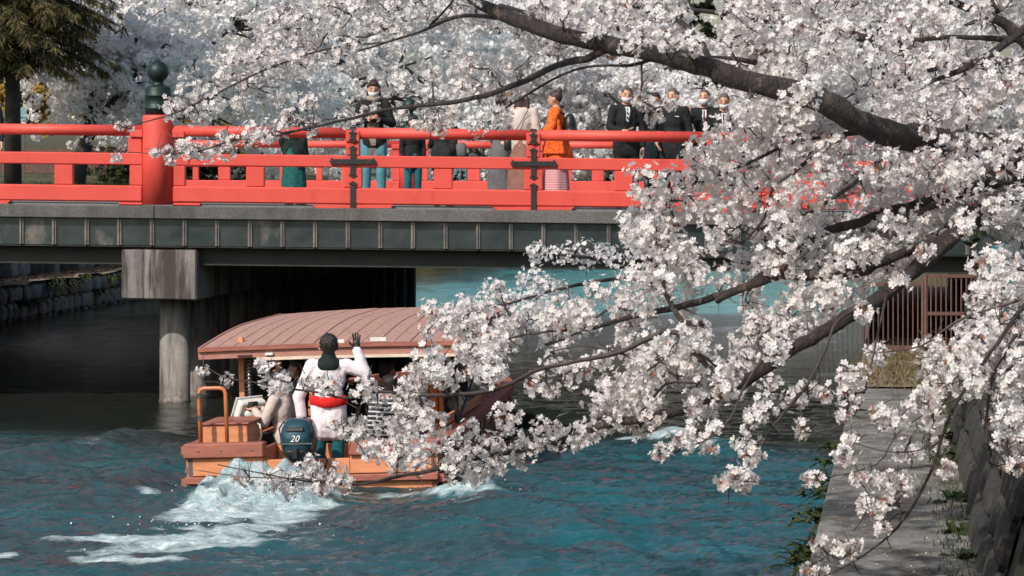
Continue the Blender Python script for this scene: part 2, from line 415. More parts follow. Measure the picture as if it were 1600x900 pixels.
# ---- water
def water():
    ysA = np.arange(13.0, 36.0, .05)
    ysB = 36.0 * np.exp(np.linspace(0, math.log(84.6/36.0), 170))[1:]
    ys = np.concatenate([ysA, ysB]); nc = 440
    U = np.linspace(LW-.02, RW+.02, nc)
    Y = np.repeat(ys[:, None], nc, 1); X = U[None, :] + rx(Y)
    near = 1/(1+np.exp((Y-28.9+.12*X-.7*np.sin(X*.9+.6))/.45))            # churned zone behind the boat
    # turbulence
    def ridge(a, b, s): return 1-np.abs(2*fbm(X*a, Y*b, 3, s)/.875-1)
    xx = X + .5*fbm(X*.5, Y*.5, 2, 3)
    h = near*(.05*(fbm(xx*.55, Y*1.0, 4, 5)-.45) + .075*(ridge(1.1, 2.8, 9)-.6) + .062*(ridge(2.4, 5.2, 21)-.5) + .028*(ridge(5.5, 9, 27)-.5))
    h += (.024+.006*(Y > 44))*(ridge(.9, 4.0, 31)-.5) + .010*(ridge(2.2, 8, 33)-.5) + .006*(fbm(X*5, Y*8, 2, 41)-.4)
    def crest(p, q, amp, w):
        p = PW(*p); q = PW(*q)
        dx, dy = q.x-p.x, q.y-p.y; L = math.hypot(dx, dy)
        t = ((X-p.x)*dx+(Y-p.y)*dy)/L**2
        dd = ((X-p.x)*(-dy)+(Y-p.y)*dx)/L
        wob = .12*np.sin(t*9)+.25*(fbm(X*1.2, Y*1.2, 2, 77)-.4)
        return amp*np.exp(-((dd+wob)/w)**2)*np.clip(t*6, 0, 1)*np.clip((1.05-t)*3, 0, 1)
    c1 = crest((286, 682), (-60, 742), .13, .32)
    c2 = crest((700, 772), (1010, 880), .12, .35)
    c3 = crest((800, 640), (1260, 735), .13, .3)
    c4 = crest((560, 800), (900, 900), .09, .4)
    c5 = crest((290, 720), (20, 830), .08, .35)
    h += c1+c2+c3+c4+c5
    def blob(px, py, ax, ay, g=1.0):
        c = PW(px, py)
        return g*np.exp(-((X-c.x)/ax)**2-((Y-c.y)/ay)**2)
    fo = blob(405, 795, .52, .95, 1.5)+blob(335, 820, .6, .8, 1.1)+blob(465, 805, .3, .5, .8)+blob(250, 852, .75, .65, .62)+blob(400, 852, .75, .5, .6)+blob(150, 868, .9, .45, .5)
    fo += blob(745, 790, .4, .45, .75)+blob(232, 778, .22, .2, .62)+blob(300, 668, .3, .5, .5)+blob(330, 885, 1.1, .3, .5)+blob(1020, 690, .5, .3, .75)
    fo += blob(570, 785, 1.0, .4, .35) + blob(60, 870, .5, .8, .3)
    fo += 2.6*(c1+c3)*(fbm(X*2, Y*2, 3, 8) > .42) + 1.2*c2
    mound = blob(405, 788, .5, .7, .16)+blob(335, 800, .42, .5, .11)+blob(460, 795, .3, .4, .07)+blob(745, 790, .35, .3, .05)
    rough = fbm(X*3.4, Y*3.4, 4, 60); spike = np.clip(ridge(4.5, 3.2, 71)-.45, 0, 1)**1.5
    h += mound*(.2+1.2*rough+2.6*spike)+np.clip(fo, 0, 1)*.05*(fbm(X*7, Y*7, 3, 66)-.45)
    tex = fbm(X*2.2+.6*fbm(X*3, Y*3, 2, 5), Y*3.2, 5, 90)/.97
    foam = np.clip((fo*.95+(tex-.5)*2.6*np.clip(fo*2, 0, 1))-.2, 0, 1)*1.45
    foam = np.clip(foam, 0, 1)*(.62+.38*fbm(X*5, Y*7, 3, 15)/.87)
    aer_sky = near  # aerated churn; teal of the reflected sky is coloured in here too
    far_sky = np.clip((Y-43)/10, 0, 1)*np.clip((X-rx(Y)+8.5)/2, 0, 1)
    Z = h
    n0, n1 = Y.shape
    v = np.stack([X, Y, Z], -1).reshape(-1, 3)
    idx = np.arange(n0*n1).reshape(n0, n1)
    f = np.stack([idx[:-1, :-1], idx[:-1, 1:], idx[1:, 1:], idx[1:, :-1]], -1).reshape(-1, 4)
    me = npmesh('river_water', v, f, smooth=True)
    for nm, arr in (('foam', foam), ('aer_sky', aer_sky), ('far', far_sky), ('left_grey', 1/(1+np.exp((X+.5+1.2*(fbm(X*.4, Y*.4, 3, 12)-.45))/.9)))):
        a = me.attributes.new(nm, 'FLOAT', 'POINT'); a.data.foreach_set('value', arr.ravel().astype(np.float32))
    m, nt, b = new_mat('river_water')
    at = N(nt, 'ShaderNodeAttribute', attribute_name='aer_sky')
    v1 = worldpos(nt, (1, 1, 1))
    patch = ramp(nt, noise(nt, .8, 6, .65, vec=worldpos(nt, (.5, 1.6, 1))), [(.36, 0.), (.66, 1.)])
    teal = mixcol(nt, patch, (.007, .1, .122), (.018, .044, .05))
    si = N(nt, 'ShaderNodeAttribute', attribute_name='left_grey')  # water colour turns greyer towards the left
    teal = mixcol(nt, si.outputs['Fac'], teal, mixcol(nt, patch, (.02, .08, .09), (.034, .042, .042)))
    red_refl = ramp(nt, noise(nt, 1.0, 5, .6, vec=worldpos(nt, (.6, 3.2, 1))), [(.58, 0.), (.7, .8)])
    teal = mixcol(nt, red_refl, teal, (.055, .035, .035))  # reflection of the red railing, painted in as brown streaks
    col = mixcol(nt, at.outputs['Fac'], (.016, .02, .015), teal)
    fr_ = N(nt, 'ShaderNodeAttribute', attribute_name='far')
    far_sky_col = mixcol(nt, ramp(nt, noise(nt, 1.2, 5, .7, vec=worldpos(nt, (.5, 3.5, 1))), [(.42, 0.), (.66, 1.)]), (.1, .52, .6), (.16, .22, .22))  # sunlit, sky-reflecting teal put into the far water's own colour
    col = mixcol(nt, fr_.outputs['Fac'], col, far_sky_col)
    fa = N(nt, 'ShaderNodeAttribute', attribute_name='foam')
    fn = noise(nt, 7, 9, .82, vec=worldpos(nt, (.8, 1.7, 1)), dist=.6)
    mt = N(nt, 'ShaderNodeMath', operation='MULTIPLY_ADD'); nt.links.new(fa.outputs['Fac'], mt.inputs[0]); mt.inputs[1].default_value = .95
    ad = N(nt, 'ShaderNodeMath', operation='SUBTRACT'); nt.links.new(fn, ad.inputs[0]); ad.inputs[1].default_value = .78
    nt.links.new(ad.outputs[0], mt.inputs[2])
    ff = ramp(nt, mt.outputs[0], [(.0, 0.), (.25, .4), (.55, .75), (.8, 1.)])
    nt.links.new(mixcol(nt, ff, col, mixcol(nt, ramp(nt, noise(nt, 16, 6, .75, vec=worldpos(nt, (.8, 1.6, 1))), [(.4, 0.), (.62, 1.)]), (.8, .86, .87), (.3, .5, .53))), b.inputs['Base Color'])
    rr = N(nt, 'ShaderNodeMath', operation='MULTIPLY_ADD'); nt.links.new(ff, rr.inputs[0]); rr.inputs[1].default_value = .6; rr.inputs[2].default_value = .055
    nt.links.new(rr.outputs[0], b.inputs['Roughness'])
    b.inputs['IOR'].default_value = 1.333
    na = noise(nt, 5.5, 7, .66, vec=worldpos(nt, (.55, 1.5, 1)), dist=.5)
    nb_ = noise(nt, 17, 5, .6, vec=worldpos(nt, (.6, 1.5, 1)), dist=.3)
    nm = N(nt, 'ShaderNodeMath', operation='MULTIPLY_ADD'); nt.links.new(nb_, nm.inputs[0]); nm.inputs[1].default_value = .3; nt.links.new(na, nm.inputs[2]); n1 = nm.outputs[0]
    bn = bump(nt, b, n1, .75, .05)
    bs_ = N(nt, 'ShaderNodeMath', operation='MULTIPLY_ADD'); nt.links.new(at.outputs['Fac'], bs_.inputs[0]); bs_.inputs[1].default_value = .78; bs_.inputs[2].default_value = .22
    nt.links.new(bs_.outputs[0], bn.inputs['Strength'])
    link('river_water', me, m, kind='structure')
water()

def spray():
    mb = MB(); c = PW(398, 796)
    for k in range(1500):
        r = R.gauss(0, 1); a = R.uniform(0, 6.283)
        w = R.random()
        if w < .75: p = Vector((c.x+R.gauss(0, .3), c.y+R.gauss(0, .3), abs(R.gauss(.1, .07))))
        elif w < .9: q = PW(335, 838); p = Vector((q.x+R.gauss(0, .5), q.y+R.gauss(0, .45), abs(R.gauss(.06, .05))))
        else: q = PW(745, 786); p = Vector((q.x+R.gauss(0, .25), q.y+R.gauss(0, .2), abs(R.gauss(.05, .05))))
        s = abs(R.gauss(.003, .004))+.003
        vs = [p+Vector((R.uniform(-1, 1), R.uniform(-1, 1), R.uniform(-1, 1))).normalized()*s for _ in range(4)]
        mb.add(vs, [(0, 1, 2), (0, 3, 1), (1, 3, 2), (2, 3, 0)])
    m = mat('white_spray', (.8, .85, .87), rough=.3, bs=0)
    mb.build('wake_spray', m, kind='stuff', label='white spray thrown up by the outboard motor behind the boat', cat='spray')
spray()

# ---- irregular stones
def stone_mesh(i):
    rr = random.Random(100+i)
    nx, nz = 5, 4
    v = []; f = []
    for layer, (sc, dy) in enumerate(((1.0, .0), (.96, -.55), (.74, -1.0))):
        for k in range(10):
            a = 2*math.pi*k/10+.3*rr.uniform(-1, 1)*.5
            c, s = math.cos(a), math.sin(a)
            q = 1/max(abs(c), abs(s))**.75
            v.append((c*q*.5*sc*rr.uniform(.93, 1.05), dy*rr.uniform(.85, 1.1), s*q*.5*sc*rr.uniform(.93, 1.05)))
    for l in range(2):
        for k in range(10): f.append((l*10+k, (l+1)*10+k, (l+1)*10+(k+1) % 10, l*10+(k+1) % 10))
    v.append((rr.uniform(-.1, .1), -1.12, rr.uniform(-.1, .1)))
    for k in range(10): f.append((20+k, 30, 20+(k+1) % 10))
    return v, f
STM = []
for i in range(8):
    for mm in ('stone', 'stone2', 'dark_stone'):
        v, f = stone_mesh(i)
        me = bpy.data.meshes.new('stone'); me.from_pydata(v, [], f); me.polygons.foreach_set('use_smooth', [mm != 'dark_stone']*len(me.polygons))
        me.materials.append(M[mm]); STM.append((mm, me))
def stone_wall(name, side, base, z0, z1, y0, y1, rowh, w, mats, lean=0.0, label=None, depth=.07):
    """side -1: face looks toward +x (left bank), +1: looks toward -x"""
    root = empty(name, (base+rx(y0), y0, z0)); tag(root, label, 'wall')
    L = math.hypot(RS, 1)
    body = MB()
    nrm = Vector((1, -RS, 0)).normalized()*(1 if side < 0 else -1)
    def pt(y, z, off=0):
        t = (z-z0)/(z1-z0)
        return Vector((base+rx(y)+lean*t, y, z))+nrm*off-Vector(root.location)
    vs = [pt(y0, z0, -.02), pt(y1, z0, -.02), pt(y1, z0, -.4), pt(y0, z0, -.4), pt(y0, z1, -.02), pt(y1, z1, -.02), pt(y1, z1, -.4), pt(y0, z1, -.4)]
    body.hexa(vs).build('backing', M['mortar'], root)
    ang = math.atan2(1, RS)      # along direction angle
    z = z0; row = 0
    tilt = math.atan2(abs(lean), z1-z0)
    while z < z1-.08:
        hh = min(rowh*R.uniform(.85, 1.15), z1-z)
        y = y0+R.uniform(0, w)
        while y < y1:
            ww = w*R.uniform(.65, 1.35)
            c = pt(y+ww/2/L, z+hh/2, 0)
            mm = R.choice(mats)
            me = R.choice([q for n_, q in STM if n_ == mm])
            o = bpy.data.objects.new('stone', me); COL.objects.link(o); o.parent = root
            o.location = c
            # local x along the wall, local -y out of the wall
            ax = Vector((RS, 1, 0)).normalized()
            if side > 0: ax = -ax
            # want -y_local = nrm  => y_local=-nrm ; z_local=up ; x=y cross z
            yl = -nrm; zl = Vector((0, 0, 1)); xl = yl.cross(zl)
            Rm = Matrix((xl, yl, zl)).transposed()
            o.rotation_euler = (Rm @ Matrix.Rotation(R.uniform(-.08, .08), 3, 'Y') @ Matrix.Rotation(-tilt if side > 0 else -tilt, 3, 'X')).to_euler()
            o.scale = (ww*.97, depth*R.uniform(.7, 1.4), hh*1.0)
            y += ww/L
        z += hh; row += 1
    return root
stone_wall('river_wall', -1, LW, -.35, LEDGE, 44, 74, .34, .5, ['stone', 'stone', 'stone2'], label='low rough stone river wall with moss, beyond the bridge at left')
stone_wall('retaining_wall', -1, LU, LEDGE-.02, 2.5, 48, 78, .4, .55, ['stone', 'dark_stone'], lean=-.1, label='grey stone wall above the far river ledge at left')
stone_wall('retaining_wall', 1, RU, LEDGE-.06, 2.5, 13.5, 28.1, .3, .42, ['dark_stone'], lean=.5, label='dark leaning stone wall right of the concrete path', depth=.05)

# ---- river ledge (left) and path (right)
def strip(name, a0, a1, y0, y1, z, th, m, parent=None, wob=0, ny=40, nx=8, amp=.02, **k):
    v = []; f = []
    for i in range(ny+1):
        y = y0+(y1-y0)*i/ny
        for j in range(nx+1):
            a = a0+(a1-a0)*j/nx
            zz = z+amp*(float(fbm(np.array([a*2.1]), np.array([y*2.1]), 3, 7)[0])-.45)
            v.append((a+rx(y), y, zz))
    n = nx+1
    for i in range(ny):
        for j in range(nx): f.append((i*n+j, i*n+j+1, (i+1)*n+j+1, (i+1)*n+j))
    # skirt on the river side
    return MB().add(v, f).build(name, m, parent, smooth=True, **k)
strip('ledge_path', LU, LW+.06, 44, 78, LEDGE+.02, .1, M['soil'], ny=80, nx=6, amp=.12, kind='structure')
root = empty('riverside_path', (0, 0, 0)); root['kind'] = 'structure'
ysl = [11.0, 14.2, 17.6, 20.9, 23.7, 26.2, 28.5]
for i in range(len(ysl)-1):
    y0, y1 = ysl[i]+.012, ysl[i+1]-.012
    zt = LEDGE+(.022 if i < 3 else -.012)+R.uniform(-.006, .006)
    z0 = .25
    vs = [(RW+rx(y0), y0, z0), (RU+.1+rx(y0), y0, z0), (RU+.1+rx(y1), y1, z0), (RW+rx(y1), y1, z0),
          (RW+rx(y0), y0, zt), (RU+.1+rx(y0), y0, zt), (RU+.1+rx(y1), y1, zt), (RW+rx(y1), y1, zt)]
    MB().hexa(vs).build('slab', M['path'], root, bevel=.015)
y0, y1 = 11, 36
MB().hexa([(RW+.03+rx(y0), y0, -1), (RU+.1+rx(y0), y0, -1), (RU+.1+rx(y1), y1, -1), (RW+.03+rx(y1), y1, -1),
           (RW+.03+rx(y0), y0, .62), (RU+.1+rx(y0), y0, .62), (RU+.1+rx(y1), y1, .62), (RW+.03+rx(y1), y1, .62)]).build('path_foundation', M['dark_concrete'], root)
strip('soil_bed', RW+.02, RU+1.1, 28.4, 36.5, LEDGE-.0, .1, M['soil'], root, ny=50, nx=10, amp=.09)

# ================================================================== BRIDGE
S1 = 121.3                                  # px per metre at the near face (y = 34)
YN, YF = 34.0, 52.0
SKEW = RS*(YF-YN)-.13                       # far side stands this much further right
bridge = empty('bridge', (0, 43, 2.5))
tag(bridge, 'vermilion railed footbridge clad in grey metal panels across the river', 'bridge')
BO = Vector(bridge.location)
def zs(x, far=False): return (-.0115 if not far else -.003)*(x-(SKEW if far else 0))
def bpart(mb, name, m, **k):
    mb.v = [tuple(Vector(p)-BO) for p in mb.v]
    return mb.build(name, m, bridge, **k)
def hbeam(name, m, x0, x1, yc, hy, z0, z1, far=False, bevel=.012):
    mb = MB()
    a, b = zs(x0, far), zs(x1, far)
    mb.hexa([(x0, yc-hy, z0+a), (x1, yc-hy, z0+b), (x1, yc+hy, z0+b), (x0, yc+hy, z0+a),
             (x0, yc-hy, z1+a), (x1, yc-hy, z1+b), (x1, yc+hy, z1+b), (x0, yc+hy, z1+a)])
    return bpart(mb, name, m, bevel=bevel)
def railing(far):
    ox = SKEW if far else 0
    y = YF-.25 if far else YN+.12
    xmain = (245-800)/S1+ox
    posts = [xmain-2*2.42, xmain-2.42, xmain] + [(551-800)/S1+ox+2.33*i for i in range(5)]
    xl, xr = posts[0], posts[-1]
    # continuous pieces between the posts
    for i in range(len(posts)-1):
        a, b = posts[i], posts[i+1]
        ga = .19 if a == xmain else 0.001
        gb = .19 if b == xmain else 0.001
        mb = MB()
        mb.tube([(a+ga, y, 3.49+zs(a+ga, far)), (b-gb, y, 3.49+zs(b-gb, far))], .072, 18)
        o = bpart(mb, 'handrail', M['red'], smooth=False)
        for p in o.data.polygons: p.use_smooth = len(p.vertices) == 4
        hbeam('upper_beam', M['red'], a+ga, b-gb, y, .06, 3.045, 3.2, far)
        hbeam('lower_beam', M['red'], a+ga, b-gb, y, .075, 2.567, 2.78, far, .02)
        xm = (a+b)/2
        hbeam('baluster', M['red'], xm-.12, xm+.12, y, .052, 2.781, 3.044, far)
        if far:
            hbeam('baluster', M['red'], xm-.62, xm-.5, y, .04, 2.781, 3.044, far)
        # light grey upstand strip under the beam
        if not far: hbeam('foot_strip', M['asphalt'], a+.5, b-.5, y+.02, .05, 2.521, 2.556, far, 0)
    for x in posts:
        if x == xmain:
            z = zs(x, far)
            mb = MB().lathe((x, y, z), [(.2, 2.535), (.2, 3.2), (.198, 3.66), (.192, 3.69), (.168, 3.695)], 32)
            pst = bpart(mb, 'main_post', M['red'])
            for p in pst.data.polygons: p.use_smooth = len(p.vertices) == 4 and abs(p.normal.z) < .5
            prof = [(.168, 3.70), (.168, 3.765), (.176, 3.77), (.176, 3.79), (.168, 3.795), (.168, 3.93), (.175, 3.935), (.175, 3.95), (.168, 3.955), (.168, 4.03), (.16, 4.05), (.135, 4.065), (.095, 4.075), (.072, 4.09), (.07, 4.13), (.085, 4.145), (.115, 4.17), (.138, 4.215), (.143, 4.26), (.135, 4.30), (.11, 4.345), (.075, 4.375), (.035, 4.395), (.014, 4.415), (.006, 4.44)]
            if far: prof = [(r, zz-.0) for r, zz in prof]
            mb = MB().lathe((x, y, z), prof, 32)
            mb.v = [tuple(Vector(p)-BO) for p in mb.v]
            mb.build('finial', M['green_bronze'], pst, smooth=True)
            for s in (-1, 1):
                hbeam('post_block', M['red'], x+s*.27-.085, x+s*.27+.085, y, .082, 3.40, 3.50, far)
                hbeam('post_block', M['red'], x+s*.29-.09, x+s*.29+.09, y, .05, 3.201, 3.399, far)
                hbeam('post_block', M['red'], x+s*.275-.085, x+s*.275+.085, y, .056, 2.781, 3.044, far)
                hbeam('foot_plate', M['red'], x+s*.19, x+s*.56, y, .06, 2.525, 2.566, far) if s > 0 else hbeam('foot_plate', M['red'], x-.5, x-.19, y, .06, 2.525, 2.566, far)
            continue
        z = zs(x, far)
        def bx(n, x0, x1, hy, z0, z1, bev=.012): return hbeam(n, M['red'], x0, x1, y, hy, z0, z1, far, bev)
        top = bx('post_cap', x-.092, x+.092, .088, 3.37, 3.52)
        mid = bx('post', x-.09, x+.09, .066, 3.201, 3.369)
        bx('post', x-.12, x+.12, .068, 2.781, 3.044)
        mb = MB()
        mb.hexa([(x-.48, y-.07, 2.523+z), (x+.48, y-.07, 2.523+z), (x+.48, y+.07, 2.523+z), (x-.48, y+.07, 2.523+z),
                 (x-.53, y-.07, 2.566+z), (x+.53, y-.07, 2.566+z), (x+.53, y+.07, 2.566+z), (x-.53, y+.07, 2.566+z)])
        bpart(mb, 'foot_plate', M['red'])
        # black iron fittings
        f = -1
        def strap(cx, cz, w, h, yy, horiz=False, parent=None):
            """flat strap with arrow ends and two studs"""
            mb = MB(); hw, hh = w/2, h/2
            if horiz: pts = [(-hw, 0), (-hw+.03, .055), (-hw+.05, .032), (hw-.05, .032), (hw-.03, .055), (hw, 0), (hw-.03, -.055), (hw-.05, -.032), (-hw+.05, -.032), (-hw+.03, -.055)]
            else: pts = [(0, hh), (.055, hh-.035), (.034, hh-.055), (.034, -hh+.055), (.055, -hh+.035), (0, -hh), (-.055, -hh+.035), (-.034, -hh+.055), (-.034, hh-.055), (-.055, hh-.035)]
            v = [(cx+a, yy, cz+b) for a, b in pts]+[(cx+a, yy-.012, cz+b) for a, b in pts]
            n = len(pts)
            mb.add(v, [tuple(range(n-1, -1, -1)), tuple(range(n, 2*n))]+[(k, (k+1) % n, n+(k+1) % n, n+k) for k in range(n)])
            for s in (-1, 1):
                c = (cx+s*(hw-.05), yy-.012, cz) if horiz else (cx, yy-.012, cz+s*(hh-.05))
                mb.ell(c, (.012, .01, .012), nu=8, nv=5)
            bpart(mb, 'iron_strap', M['iron'])
        if not far:
            strap(x, 3.12+z, .052+.0, .42, y-.0685-.002)
            strap(x, 3.122+z, .6, .0, y-.0685-.016, True)
            strap(x, 2.665+z, .05, .42, y-.0765-.002)
            mb = MB()
            for k in range(9):
                a0 = math.radians(-20+k*25)
                pass
            # strap over the handrail
            pts = []
            for k in range(10):
                a = math.radians(-35+k*26)
                pts.append((-math.cos(a), math.sin(a)))
            v = []
            for c, s in pts:
                for xx in (-.04, .04):
                    v.append((x+xx, y+c*.0745, 3.49+z+s*.0745)); v.append((x+xx, y+c*.083, 3.49+z+s*.083))
            fcs = []
            for k in range(9):
                b = k*4
                fcs += [(b, b+2, b+6, b+4), (b+1, b+5, b+7, b+3), (b, b+4, b+5, b+1), (b+2, b+3, b+7, b+6)]
            mb.add(v, fcs)
            bpart(mb, 'handrail_strap', M['iron'])
            strap(x, 3.445+z, .05, .16, y-.0895)
        else:
            hbeam('iron_strap', M['iron'], x-.03, x+.03, y, .09, 3.36, 3.575, far, 0)
railing(False)
railing(True)

# kerbs
for far in (False, True):
    ox = SKEW if far else 0
    y = YF+.02 if far else YN+.1
    j = [-14, -10.6, (243-800)/S1, 1.6, 7.8, 13]
    for a, b in zip(j, j[1:]):
        hbeam('kerb_stone', M['granite'], a+ox+.004, b+ox-.004, y, .22, 2.36, 2.52, far, .008)
# deck
mb = MB()
z = 2.50
mb.hexa([(-14, YN+.325, 2.2+.15), (13, YN+.325, 2.2-.15), (13+SKEW, YF-.205, 2.2-.15), (-14+SKEW, YF-.205, 2.2+.15),
         (-14, YN+.325, z+.16), (13, YN+.325, z-.15), (13+SKEW, YF-.205, z-.04), (-14+SKEW, YF-.205, z+.04)])
bpart(mb, 'deck', M['asphalt'])
mb = MB()
mb.hexa([(-14, YN+.08, 1.99+.16), (13, YN+.08, 1.99-.15), (13+SKEW, YF-.1, 1.99-.04), (-14+SKEW, YF-.1, 1.99+.04),
         (-14, YN+.08, 2.199+.15), (13, YN+.08, 2.199-.15), (13+SKEW, YF-.1, 2.199-.04), (-14+SKEW, YF-.1, 2.199+.04)])
bpart(mb, 'deck_underside', M['dark_concrete'])
# metal side panels, each its own piece, with proud cover strips
X0 = (441.7-800)/S1
PWD = .4195
pm = {}
for k in range(-14, 28):
    xa = X0+k*PWD
    if xa > 8.6: break
    for far in (False,):
        x0, x1 = xa+.022, xa+PWD-.022
        mb = MB(); a = zs((x0+x1)/2)
        yy = YN-.02
        # slightly dished sheet: rim and recessed field
        zt, zb = 2.352+a, 2.012+a
        bul = R.uniform(-.006, .006)
        nx_, nz_ = 6, 5
        v = []; f = []
        for i in range(nz_+1):
            for jx in range(nx_+1):
                u, w = jx/nx_, i/nz_
                v.append((x0+(x1-x0)*u, yy+.02*(4*u*(1-u))*.35*bul/.006+.004*R.uniform(-1, 1)*(0 < jx < nx_)*(0 < i < nz_), zb+(zt-zb)*w))
        for i in range(nz_):
            for jx in range(nx_): f.append((i*7+jx, i*7+jx+1, (i+1)*7+jx+1, (i+1)*7+jx))
        mb.add(v, f)
        mb.box(((x0+x1)/2, yy+.05, (zt+zb)/2), ((x1-x0)/2+.012, .03, (zt-zb)/2))
        o = bpart(mb, 'side_panel', M['panel'], smooth=False)
        for p in o.data.polygons[:30]: p.use_smooth = True
        mb = MB()
        mb.box((xa-.012, yy-.022, (zt+zb)/2+.002), (.011, .022, .168)); mb.box((xa+.014, yy-.012, (zt+zb)/2), (.012, .012, .165))
        mb.ell((xa-.012, yy-.045, zt-.06), (.008, .005, .008), nu=6, nv=4); mb.ell((xa-.012, yy-.045, zb+.06), (.008, .005, .008), nu=6, nv=4)
        bpart(mb, 'cover_strip', M['panel_strip'])
hbeam('panel_sill', M['iron'], -14, 8.9, YN, .035, 1.985, 2.004)
# girders
for i in range(8):
    y = YN+.22+i*2.45
    o = SKEW*(y-YN)/18
    wz = 1.80 if i else 1.78
    mb = MB(); x0, x1 = -14+o, 12+o
    for (hy, za, zb) in ((.02, wz, 1.985), (.1, wz-.02, wz)):
        a, b = zs(x0), zs(x1)
        mb.hexa([(x0, y-hy, za+a), (x1, y-hy, za+b), (x1, y+hy, za+b), (x0, y+hy, za+a), (x0, y-hy, zb+a), (x1, y-hy, zb+b), (x1, y+hy, zb+b), (x0, y+hy, zb+a)])
    bpart(mb, 'girder', M['girder'])
# pier
pier = empty('bridge_pier', (-4.5, 34.6, 0)); tag(pier, 'stained concrete bridge pier of round columns under a square cap beam', 'pier')
def ppart(mb, name, m, **k):
    mb.v = [tuple(Vector(p)-Vector(pier.location)) for p in mb.v]
    return mb.build(name, m, pier, **k)
mb = MB()
xa, xb, za, zb = -5.03, -4.06, 1.375, 2.02
sk = .14*18
mb.hexa([(xa, 33.99, za), (xb, 33.99, za-.02), (xb+sk, 52, za), (xa+sk, 52, za), (xa, 33.99, zb), (xb, 33.99, zb), (xb+sk, 52, zb), (xa+sk, 52, zb)])
ppart(mb, 'cap_beam', M['concrete'], bevel=.02)
for i in range(17):
    y = 34.62+i*1.05
    x = -4.42+.14*(y-34.62)
    mb = MB().lathe((x, y, 0), [(.205, -1.3), (.205, -.02), (.21, .0), (.21, .02), (.2, .03), (.198, 1.37)], 28)
    o = ppart(mb, 'column', M['concrete'])
    for p in o.data.polygons: p.use_smooth = len(p.vertices) == 4
# abutment at right, and left one out of view
ab = empty('bridge_abutment', (6.8, 35, 0)); tag(ab, 'concrete bridge abutment beside the gate at the right bank', 'abutment')
mb = MB(); y0, y1 = 34.4, 52
mb.hexa([(x+rx(yq), yq, zz) for zz in (.3, 1.99) for x, yq in ((RU+.35, y0), (RU+6, y0), (RU+6, y1), (RU+.35, y1))])
mb.v = [tuple(Vector(p)-Vector(ab.location)) for p in mb.v]
mb.build('abutment_wall', M['dark_concrete'], ab)

# ---- barred gate under the bridge and railing over the water
def bars(root, pa, pb, z0, z1, n, r, mat_, rails, frame=True):
    pa, pb = Vector(pa), Vector(pb); o = Vector(root.location)
    for i in range(n+1):
        p = pa.lerp(pb, i/n)
        edge = frame and i in (0, n)
        mb = MB().tube([Vector((p.x, p.y, z0))-o, Vector((p.x, p.y, z1))-o], r*(2.4 if edge else 1), 6)
        mb.build('post' if edge else 'bar', mat_, root)
    for z in rails:
        mb = MB(); d = (pb-pa); c = (pa+pb)/2; ang = math.atan2(d.y, d.x)
        mb.box(Vector((c.x, c.y, z))-o, (d.length/2, .016, .022), Euler((0, 0, ang)))
        mb.build('rail', mat_, root)
g = empty('barred_gate', (5.5, 33.8, LEDGE)); tag(g, 'rust brown barred gate closing the path under the bridge', 'gate')
bars(g, (5.30, 33.8, 0), (6.4, 33.8, 0), LEDGE+.02, 1.7, 17, .011, M['rust'], (LEDGE+.06, 1.68, 1.2))
g = empty('barred_fence', (4.8, 33.8, LEDGE)); tag(g, 'rust brown barred panel on the river side of the path gate', 'fence')
bars(g, (4.5, 33.8, 0), (5.26, 33.8, 0), LEDGE+.0, 1.6, 12, .010, M['rust'], (LEDGE+.05, 1.58))
g = empty('barred_fence', (4.2, 33.7, .3)); tag(g, 'grey barred fence hanging over the water left of the path', 'fence')
bars(g, (3.9, 33.75, 0), (4.47, 33.7, 0), .3, 1.35, 9, .008, M['steel'], (.42, 1.3), False)

# ================================================================== VEGETATION
def rot_from_normals(nv, rs):
    """frames (n,3,3) whose third column is nv"""
    nv = nv/np.linalg.norm(nv, axis=1, keepdims=True)
    r = rs.normal(size=nv.shape)
    x = r-nv*(r*nv).sum(1, keepdims=True); x /= np.linalg.norm(x, axis=1, keepdims=True)
    y = np.cross(nv, x)
    return np.stack([x, y, nv], -1)
def flower_template(full=True):
    v = [(0, 0, -.1)]; f = []; m = []
    for k in range(5):
        a = 2*math.pi*k/5
        def q(r, w, z):
            return (r*math.cos(a)-w*math.sin(a), r*math.sin(a)+w*math.cos(a), z)
        b = len(v)
        if full:
            v += [q(.56, .33, .12), q(.93, .25, .24), q(.86, 0, .20), q(.93, -.25, .26), q(.56, -.33, .12)]
            f += [(0, b+4, b+3, b+2), (0, b+2, b+1, b)]; m += [0, 0]
        else:
            v += [q(.6, .36, .14), q(.97, 0, .22), q(.6, -.36, .14)]
            f += [(0, b+2, b+1, b)]; m += [0]
    if full:
        b = len(v)
        v += [(.13, 0, .05), (0, .13, .06), (-.13, 0, .05), (0, -.13, .06)]
        f += [(b, b+1, b+2, b+3)]; m += [1]
        b = len(v)      # short stalk
        v += [(-.05, 0, -.1), (.05, 0, -.1), (.05, 0, -.75), (-.05, 0, -.75)]
        f += [(b, b+1, b+2, b+3)]; m += [2]
    return np.array(v), np.array(f), np.array(m)
FT, FTC = flower_template(True), flower_template(False)
